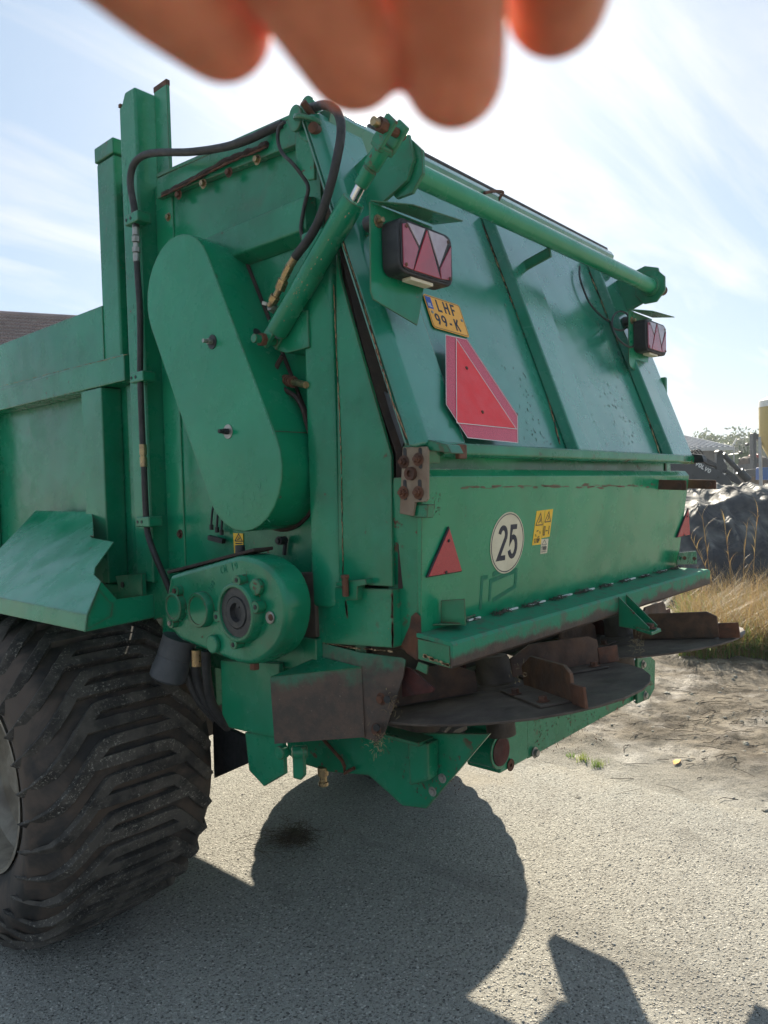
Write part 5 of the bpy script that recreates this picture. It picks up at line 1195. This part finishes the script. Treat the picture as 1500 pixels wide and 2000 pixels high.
for i in range(26):                       # roof sheets, each with a raised seam
    f0, f1 = i/26, (i+1)/26; q = [ea.lerp(eb, f0), ea.lerp(eb, f1), ra.lerp(rb_, f1), ra.lerp(rb_, f0)]
    m = MB().sheet(q, .04); d_ = (q[3]-q[0]); m.bar(q[0]+V((0, 0, .06)), q[3]+V((0, 0, .06)), .07, .05); spart('roof_sheet', m, M['shedroof'], shed)
m = MB().sheet([eb, eb+FW*10, rb_], .05); spart('hip_roof', m, M['shedroof'], shed)
m = MB().sheet([eb+FW*10, ea+FW*10, ra, rb_], .05); spart('back_roof', m, M['shedroof'], shed)
wa, wb = ea+FW*.5, eb+FW*.5-RT_*.35; m = MB().prism([V((wa.x, wa.y, 0)), V((wb.x, wb.y, 0)), V((wb.x, wb.y, 3.3)), V((wa.x, wa.y, 3.3))], FW*.2); spart('wall', m, M['shedwall'], shed)
m = MB().prism([V((wb.x, wb.y, 0)), V((wb.x, wb.y, 0))+FW*9, V((wb.x, wb.y, 3.3))+FW*9, V((wb.x, wb.y, 3.3))], RT_*.15); spart('end_wall', m, M['shedwall'], shed)
for i in range(5): c_ = wb-RT_*(.1+i*2.6)-FW*.25; m = MB().box(c_.x-.12, c_.x+.12, c_.y-.12, c_.y+.12, 0, 3.3); spart('post', m, M['postgrey'], shed)
m = MB().bar(ea-V((0, 0, .05)), eb-V((0, 0, .05)), .12, .14); spart('gutter', m, M['postgrey'], shed)

# wheel loader: boom, linkage and cab behind the spreader
D_ = 15.5
ldr = empty('wheel_loader', bgp(1380, 1000, D_)); ldr.location.z = 0; WL[ldr.name].z = 0; tag(ldr, 'charcoal wheel loader boom with white lettering behind the heap', 'loader')
def bpoly(nm, pts, dep, th, mat, par, bev=.008): return spart(nm, MB().prism([bgp(*q, dep) for q in pts], FW*th), mat, par, bev)
for dz in (0, .9):
    boom = bpoly('boom_arm', [(1300, 880), (1362, 899), (1408, 921), (1424, 935), (1438, 955), (1440, 1010), (1400, 1010), (1380, 975), (1340, 935), (1300, 915)], D_+dz, .10, M['charcoal'], ldr)
link = bpoly('bell_crank', [(1400, 886), (1404, 879), (1410, 879), (1413, 886), (1414, 900), (1421, 910), (1420, 924), (1400, 922)], D_+.40, .12, M['charcoal'], ldr)
a = bgp(1407, 884, D_+.36); spart('pin', MB().cyl(a, a+FW*.2, .055, 16), M['black'], ldr, .004)
a = bgp(1403, 932, D_-.012); spart('pin', MB().cyl(a, a+FW*.02, .028, 16), M['black'], ldr, .004)
m = MB().cyl(bgp(1412, 887, D_+.5), bgp(1444, 920, D_+.5), .055, 16); m.cyl(bgp(1444, 920, D_+.5), bgp(1462, 938, D_+.5), .085, 16); spart('tilt_link', m, M['charcoal'], ldr, .004)
for q in [[(1420, 925), (1432, 933), (1446, 941)], [(1420, 916), (1436, 927), (1448, 941)]]: bpoly('link_rod', [(a_, b_) for a_, b_ in q]+[(a_-4, b_+5) for a_, b_ in q[::-1]], D_+.3, .06, M['charcoal'], ldr, .004)
bpoly('boom_top', [(1330, 885), (1378, 893), (1400, 905), (1400, 912), (1370, 902), (1330, 892)], D_+.35, .2, M['charcoal'], ldr)
for k in range(4):
    pts_ = [bgp(1336+k*6+20*i/8, 888-(7+k)*math.sin(math.pi*i/8), D_+.1+.06*k) for i in range(9)]; spart('hose', MB().tube(pts_, .014, 6), M['hose'], ldr)
ux_ = (bgp(1393, 925, D_)-bgp(1371, 912, D_)).normalized(); uy_ = V((0, 0, 1)); nr = -FW; uy_ = (uy_-ux_*uy_.dot(ux_)).normalized()
org = bgp(1357, 907.5, D_)-FW*.004
text('VOLVO', org, ux_, uy_, nr, .082, .020, M['white'], ldr, .75, .15, .002)
cc = bgp(1195, 900, D_+2.2); m = MB().obox(V((cc.x, cc.y, 2.35)), RT_*.75, FW*.75, V((0, 0, .95))); spart('cab', m, M['charcoal'], ldr, .05)
m = MB().obox(V((cc.x, cc.y, 2.75)), RT_*.77, FW*.70, V((0, 0, .42))); spart('cab_glass', m, M['bearing'], ldr, .02)
m = MB().obox(V((cc.x, cc.y, 1.1))+FW*.8, RT_*.8, FW*1.6, V((0, 0, .55))); spart('body', m, M['charcoal'], ldr, .05)
for sx in (-.75, .75):
    for sy in (-.6, 1.8): c_ = V((cc.x, cc.y, .68))+RT_*sx+FW*sy; spart('wheel', MB().lathe(c_-RT_*.22, RT_, [(0, .35), (.0, .60), (.06, .67), (.38, .67), (.44, .60), (.44, .35)], 28), M['rubber'], ldr, 0)
a = bgp(1316, 872, D_); b = bgp(1320, 836, D_); m = MB().tube([a, b], .02, 8); m.obox(bgp(1322, 834, D_), RT_*.055, FW*.04, V((0, 0, .02))); m.obox(bgp(1326, 848, D_), RT_*.02, FW*.02, V((0, 0, .075))); spart('mirror_arm', m, M['black'], ldr, .004)
bk = MB(); c_ = bgp(1440, 985, D_+.2); bk.obox(V((c_.x, c_.y, .75)), RT_*.15, FW*1.0, V((0, 0, .35))); spart('bucket', bk, M['charcoal'], ldr, .02)
# front-loader tractor and sprayer gear farther off
D_ = 25.
tr = empty('tractor', bgp(1462, 940, D_)); tr.location.z = 0; WL[tr.name].z = 0; tag(tr, 'distant tractor with dark folded loader mast and red bonnet', 'tractor')
bpoly('mast', [(1471, 846), (1477, 845), (1478, 900), (1480, 930), (1470, 930), (1472, 900)], D_, .25, M['charcoal'], tr, .01)
bpoly('mast_arm', [(1477, 847), (1486, 848), (1490, 862), (1484, 860), (1478, 858)], D_, .2, M['charcoal'], tr, .01)
bpoly('bonnet', [(1480, 887), (1486, 886), (1487, 903), (1481, 904)], D_+.5, .7, M['tracred'], tr, .02)
bpoly('body', [(1466, 905), (1487, 903), (1487, 925), (1466, 925)], D_+.3, 1.2, M['charcoal'], tr, .02)
bpoly('bucket', [(1456, 918), (1487, 915), (1487, 931), (1458, 931)], D_-.6, .5, M['bearing'], tr, .02)
for q in ((1464, 925), (1482, 925)): a = bgp(*q, D_+.8); spart('wheel', MB().lathe(a-RT_*.2, RT_, [(0, .3), (0, .55), (.05, .6), (.35, .6), (.4, .55), (.4, .3)], 24), M['rubber'], tr)
sp2 = empty('sprayer', bgp(1448, 940, D_+2)); sp2.location.z = 0; WL[sp2.name].z = 0; tag(sp2, 'olive field sprayer with round lamps beyond the loader', 'sprayer')
bpoly('tank', [(1441, 885), (1458, 882), (1462, 905), (1442, 908)], D_+2, .8, M['tracgreen'], sp2, .05)
for q in ((1448, 884), (1448, 897), (1461, 868)): a = bgp(*q, D_+1.8); spart('lamp', MB().cyl(a, a+FW*.12, .055, 16), M['black'], sp2, .01)
m = MB()
for x0, y0, x1, y1 in ((1461, 870, 1459, 930), (1445, 870, 1443, 930), (1452, 872, 1466, 908), (1440, 930, 1466, 926), (1455, 880, 1440, 925)): m.tube([bgp(x0, y0, D_+2), bgp(x1, y1, D_+2)], .03, 6)
spart('boom_frame', m, M['tracgreen'], sp2)
bpoly('wind_vane', [(1430, 869), (1438, 855), (1440, 856), (1435, 868)], D_+2, .02, M['white'], sp2, 0)
m = MB().tube([bgp(1433, 868, D_+2), V((*bgp(1433, 868, D_+2).xy, 0))], .02, 6); spart('vane_pole', m, M['postgrey'], sp2)
D_ = 19.
si = empty('silo', bgp(1525, 940, D_)); si.location.z = 0; WL[si.name].z = 0; tag(si, 'yellow feed silo with white cap on a blue and grey frame', 'silo')
c_ = bgp(1525, 860, D_); r_ = .50; z1, z0 = bgp(1500, 795, D_).z, bgp(1500, 860, D_).z
spart('shell', MB().lathe((c_.x, c_.y, z0), (0, 0, 1), [(-.9, .08), (0, r_), (z1-z0, r_)], 40), M['siloyel'], si)
spart('cap', MB().lathe((c_.x, c_.y, z1+.002), (0, 0, 1), [(0, r_*1.01), (.16, r_*.99), (.35, .12), (.36, .01)], 40), M['white'], si)
for i in range(4): a_ = .6+i*math.pi/2; q = V((c_.x+math.cos(a_)*.5, c_.y+math.sin(a_)*.5, 0)); spart('leg', MB().box(q.x-.035, q.x+.035, q.y-.035, q.y+.035, 0, z0+.1), M['postgrey'], si)
bpoly('blue_frame', [(1487, 913), (1510, 912), (1510, 937), (1487, 937)], D_+.3, .3, M['bluesteel'], si, .01)

# far trees, each its own trunk and crown of leaf clumps
def leafmat():
    k = NT('tree_foliage'); oi = k.n('ShaderNodeObjectInfo')
    c = k.mix(k.ramp(k.noise(.35, 4), .35, .65), (.050, .085, .022), (.10, .13, .04)); c = k.mix(oi.outputs['Random'], c, (.085, .105, .035)); k.set('Base Color', c); k.set('Roughness', .6)
    tr_ = k.n('ShaderNodeBsdfTranslucent'); k.l(c, tr_.inputs[0]); ms = k.n('ShaderNodeMixShader'); ms.inputs[0].default_value = .35; k.l(k.b.outputs[0], ms.inputs[1]); k.l(tr_.outputs[0], ms.inputs[2]); k.l(ms.outputs[0], k.out.inputs[0]); return k.m
M['foliage'] = leafmat(); M['bark'] = plain('tree_bark', (.075, .06, .045), (.05, .04, .032), .9, 4, bump=.3)
def crown_mesh(seed, h, rx, n):
    r_ = random.Random(seed); vs = []; fs = []; cl_ = [(V((r_.gauss(0, rx*.45), r_.gauss(0, rx*.45), h*r_.uniform(.38, .95))), r_.uniform(.8, 1.7)) for _ in range(26)]
    for k in range(n):
        c0, cr = r_.choice(cl_); d_ = V((r_.gauss(0, 1), r_.gauss(0, 1), r_.gauss(0, 1))).normalized()*cr*r_.random()**.4; c_ = c0+d_; s_ = r_.uniform(.14, .34)
        u_ = V((r_.gauss(0, 1), r_.gauss(0, 1), r_.gauss(0, 1))).normalized(); v_ = u_.orthogonal().normalized(); b = len(vs)
        vs += [c_-u_*s_, c_+v_*s_*.5, c_+u_*s_, c_-v_*s_*.5]; fs.append((b, b+1, b+2, b+3))
    me = bpy.data.meshes.new('crown'); me.from_pydata(vs, [], fs); me.materials.append(M['foliage']); return me, cl_
def trunk_mesh(cl_, h):
    m = MB(); m.tube([(0, 0, -.2), (.08, .05, h*.3), (0, .1, h*.6), (0, 0, h*.85)], [.24, .19, .12, .04], 8)
    for c0, _ in cl_[:14]: m.tube([(0.03, .05, h*.32), tuple(c0*.55+V((0, 0, h*.12))), tuple(c0)], [.09, .06, .02], 5)
    me = bpy.data.meshes.new('trunk'); me.from_pydata(m.v, [], m.f); me.materials.append(M['bark']); return me
TV = []
for i in range(4): hh = 8.2+.6*i; cm_, cl_ = crown_mesh(30+i, hh, 3.0, 2600); TV.append((cm_, trunk_mesh(cl_, hh), hh))
tl = ['leftmost tree of the far row, just above the shed ridge', 'second tree from the left in the far row', 'third tree from the left in the far row', 'rounded tree in the middle of the far row', 'tree right of the middle of the far row', 'tall tree of the far row left of the folded mast', 'tree of the far row behind the folded mast', 'tree of the far row left of the yellow silo', 'tree of the far row behind the yellow silo']
for i, px_ in enumerate((1318, 1342, 1368, 1392, 1414, 1438, 1462, 1486, 1512)):
    dep = 76+(i*37 % 11); cm_, tm_, hh = TV[i % 4]; b = bgp(px_, 940, dep); tgt = bgp(px_, (860, 854, 850, 846, 845, 848, 846, 850, 853)[i], dep).z
    e = empty('tree', (b.x, b.y, 0)); s_ = tgt/(hh*1.03); e.scale = (s_*1.05, s_*1.05, s_); e.rotation_euler.z = i*1.3
    for nm, me in (('trunk', tm_), ('crown', cm_)): o = bpy.data.objects.new(nm, me); sc.collection.objects.link(o); o.parent = e
    tag(e, tl[i], 'tree', 'row of trees beyond the shed')
# hedge of shrubs below the trees reads as one mass
m = MB()
for k in range(5200):
    px_ = random.uniform(1300, 1620); c_ = bgp(px_, 940, 66+random.random()*6); c_.z = random.random()**1.3*3.2*(1+.2*math.sin(px_*.21)); s_ = random.uniform(.12, .30)
    u_ = V((random.gauss(0, 1), random.gauss(0, 1), random.gauss(0, 1))).normalized(); v_ = u_.orthogonal().normalized(); m.add([c_-u_*s_, c_+v_*s_*.5, c_+u_*s_, c_-v_*s_*.5], [(0, 1, 2, 3)])
o = build('hedge', m, M['foliage'], smooth=False); tag(o, 'dense hedge below the far trees', kind='stuff')

# house with tiled roof at the left
D_ = 27.
M['tile'] = plain('dark_roof_tile', (.17, .11, .115), (.12, .08, .09), .38, 1.4, bump=.05)
M['brick'] = plain('house_brick', (.24, .12, .085), (.18, .09, .065), .85, 3, bump=.2)
hs = empty('house', bgp(0, 940, D_)); hs.location.z = 0; WL[hs.name].z = 0; tag(hs, 'house with dark brown tiled roof behind the hopper', 'house')
rgL, rgR = bgp(-420, 540, D_-2), bgp(165, 624, D_+1.5); zr = rgR.z; rgL.z = zr
ax_ = (rgR-rgL); ax_.z = 0; Lr = ax_.length; ax_.normalize(); nd = V((ax_.y, -ax_.x, 0)); nd = nd if nd.dot(FW) < 0 else -nd
dr = (nd*.77+V((0, 0, -.64))); SL = 6.2; un = V((nd.x*.64, nd.y*.64, .77))
m = MB(); rows, cols = 24, 150; vs = []; fs = []
for r_ in range(rows):
    for hgt, ds in ((.045, 0.), (.012, 1.)):
        for c_ in range(cols+1):
            w_ = .028*math.cos(c_*math.pi); p_ = rgL+ax_*(Lr*c_/cols)+dr*(SL*(r_+ds)/rows)+un*(w_*.6+(.085 if ds else .0)); vs.append(tuple(p_))
for r_ in range(rows*2-1):
    for c_ in range(cols): a_ = r_*(cols+1)+c_; fs.append((a_, a_+1, a_+cols+2, a_+cols+1))
m.add(vs, fs); o = spart('roof_tiles', m, M['tile'], hs, 0, kind='stuff', smooth=False)
bk_ = -nd*.77+V((0, 0, -.64)); m = MB().sheet([rgL, rgR, rgR+bk_*SL, rgL+bk_*SL], .05); spart('rear_roof', m, M['tile'], hs)
m = MB().tube([rgL+V((0, 0, .04)), rgR+V((0, 0, .04))], .11, 8); spart('ridge_tiles', m, M['tile'], hs)
e0, e1 = rgL+dr*SL-nd*.4, rgR+dr*SL-nd*.4; zz = e0.z
m = MB().prism([V((e0.x, e0.y, 0)), V((e1.x, e1.y, 0)), V((e1.x, e1.y, zz)), V((e0.x, e0.y, zz))], -nd*(2*SL*.77-.8)); spart('wall', m, M['brick'], hs)
for e_ in (rgL+ax_*.3, rgR-ax_*.3): m = MB().prism([e_+dr*SL*.93, e_+bk_*SL*.93, e_-V((0, 0, .1))], ax_*.1); spart('gable', m, M['brick'], hs)

# ================================================================ hand shading the lens
def skin():
    k = NT('skin'); c = k.mix(k.ramp(k.noise(90, 4), .35, .65), (.74, .30, .17), (.62, .22, .115)); c = k.mix(k.ramp(k.noise(400, 3), .55, .7, 0, .3), c, (.42, .14, .09))
    k.set('Base Color', c); k.set('Roughness', .5); k.set('Subsurface Weight', 1.); k.set('Subsurface Radius', (1., .32, .16)); k.set('Subsurface Scale', .010)
    k.set('Normal', k.bump(k.noise(900, 3), .15, .0005)); return k.m
M['skin'] = skin()
def hc(r_, d_, f_): return V(CAM+CM @ np.array([r_, d_, f_]))
tips = [(428, 46, .118), (690, 106, .118), (886, 144, .119), (1086, 0, .119)]
kn = [(-.050, -.073, .074), (-.030, -.085, .072), (.004, -.092, .072), (.0245, -.087, .074)]
rad = [.0088, .0087, .0085, .0086]
kn = [tuple(V(((a-750)/FPX*c, (b-1000)/FPX*c, c))+(V(k_)-V(((a-750)/FPX*c, (b-1000)/FPX*c, c)))*1.5) for k_, (a, b, c) in zip(kn, tips)]
m = MB()
def limb(pts, rr, n=16):
    P = spline(pts, 6); R_ = []
    for i in range(len(P)):
        f_ = i/(len(P)-1)*(len(rr)-1); j = min(int(f_), len(rr)-2); R_.append(rr[j]+(rr[j+1]-rr[j])*(f_-j))
    d_ = (P[-1]-P[-2]).normalized(); e_ = P[-1]; r_ = R_[-1]
    for a_ in (20, 40, 60, 78): P.append(e_+d_*r_*math.sin(math.radians(a_))); R_.append(r_*math.cos(math.radians(a_)))
    m.tube(P, R_, n)
for (tx, ty_, tz_), k_, r_ in zip(tips, kn, rad):
    tp = V(((tx-750)/FPX*tz_, (ty_-1000)/FPX*tz_, tz_)); b_ = V(k_); ml = tp-b_
    p1 = b_+ml*.42+V((0, -.003, .003)); p2 = b_+ml*.76+V((0, -.002, .002))
    limb([hc(*b_), hc(*p1), hc(*p2), hc(*tp)], [r_*1.15, r_*1.08, r_*.97, r_*1.04, r_*.98])
W_ = V((-.050, -.118, -.045))
for k_ in kn: limb([hc(*(W_+(V(k_)-W_)*.05)), hc(*(W_+(V(k_)-W_)*.55)), hc(*k_)], [.018, .0155, .0125])
limb([hc(*(W_+V((-.01, .005, .01)))), hc(-.086, -.105, -.005), hc(-.108, -.095, .022), hc(-.118, -.088, .045)], [.017, .0135, .0105, .0095])
limb([hc(-.22, -.02, -.42), hc(-.12, -.085, -.20), hc(*W_)], [.043, .034, .027, .024], 20)
hand = build('hand', m, M['skin']); tag(hand, 'blurred bare fingers of a hand reaching in over the lens', 'hand')
rm_ = hand.modifiers.new('remesh', 'REMESH'); rm_.mode = 'VOXEL'; rm_.voxel_size = .0011; rm_.use_smooth_shade = True
sm_ = hand.modifiers.new('smooth', 'SMOOTH'); sm_.factor = .6; sm_.iterations = 4

# ================================================================ thin haze over the yard
hz = MB().box(-150, 190, -150, 190, -1.2, 16); hz = build('haze', hz, M['white'], smooth=False)
hm = bpy.data.materials.new('haze_air'); hm.use_nodes = True; ht = hm.node_tree; ht.nodes.clear()
ho = ht.nodes.new('ShaderNodeOutputMaterial'); hv = ht.nodes.new('ShaderNodeVolumePrincipled'); hv.inputs['Color'].default_value = (.80, .86, .92, 1); hv.inputs['Density'].default_value = .0018; hv.inputs['Anisotropy'].default_value = .2
ht.links.new(hv.outputs[0], ho.inputs['Volume']); hz.data.materials.clear(); hz.data.materials.append(hm); hz['kind'] = 'stuff'; hz['label'] = 'thin pale haze in the air over the yard'
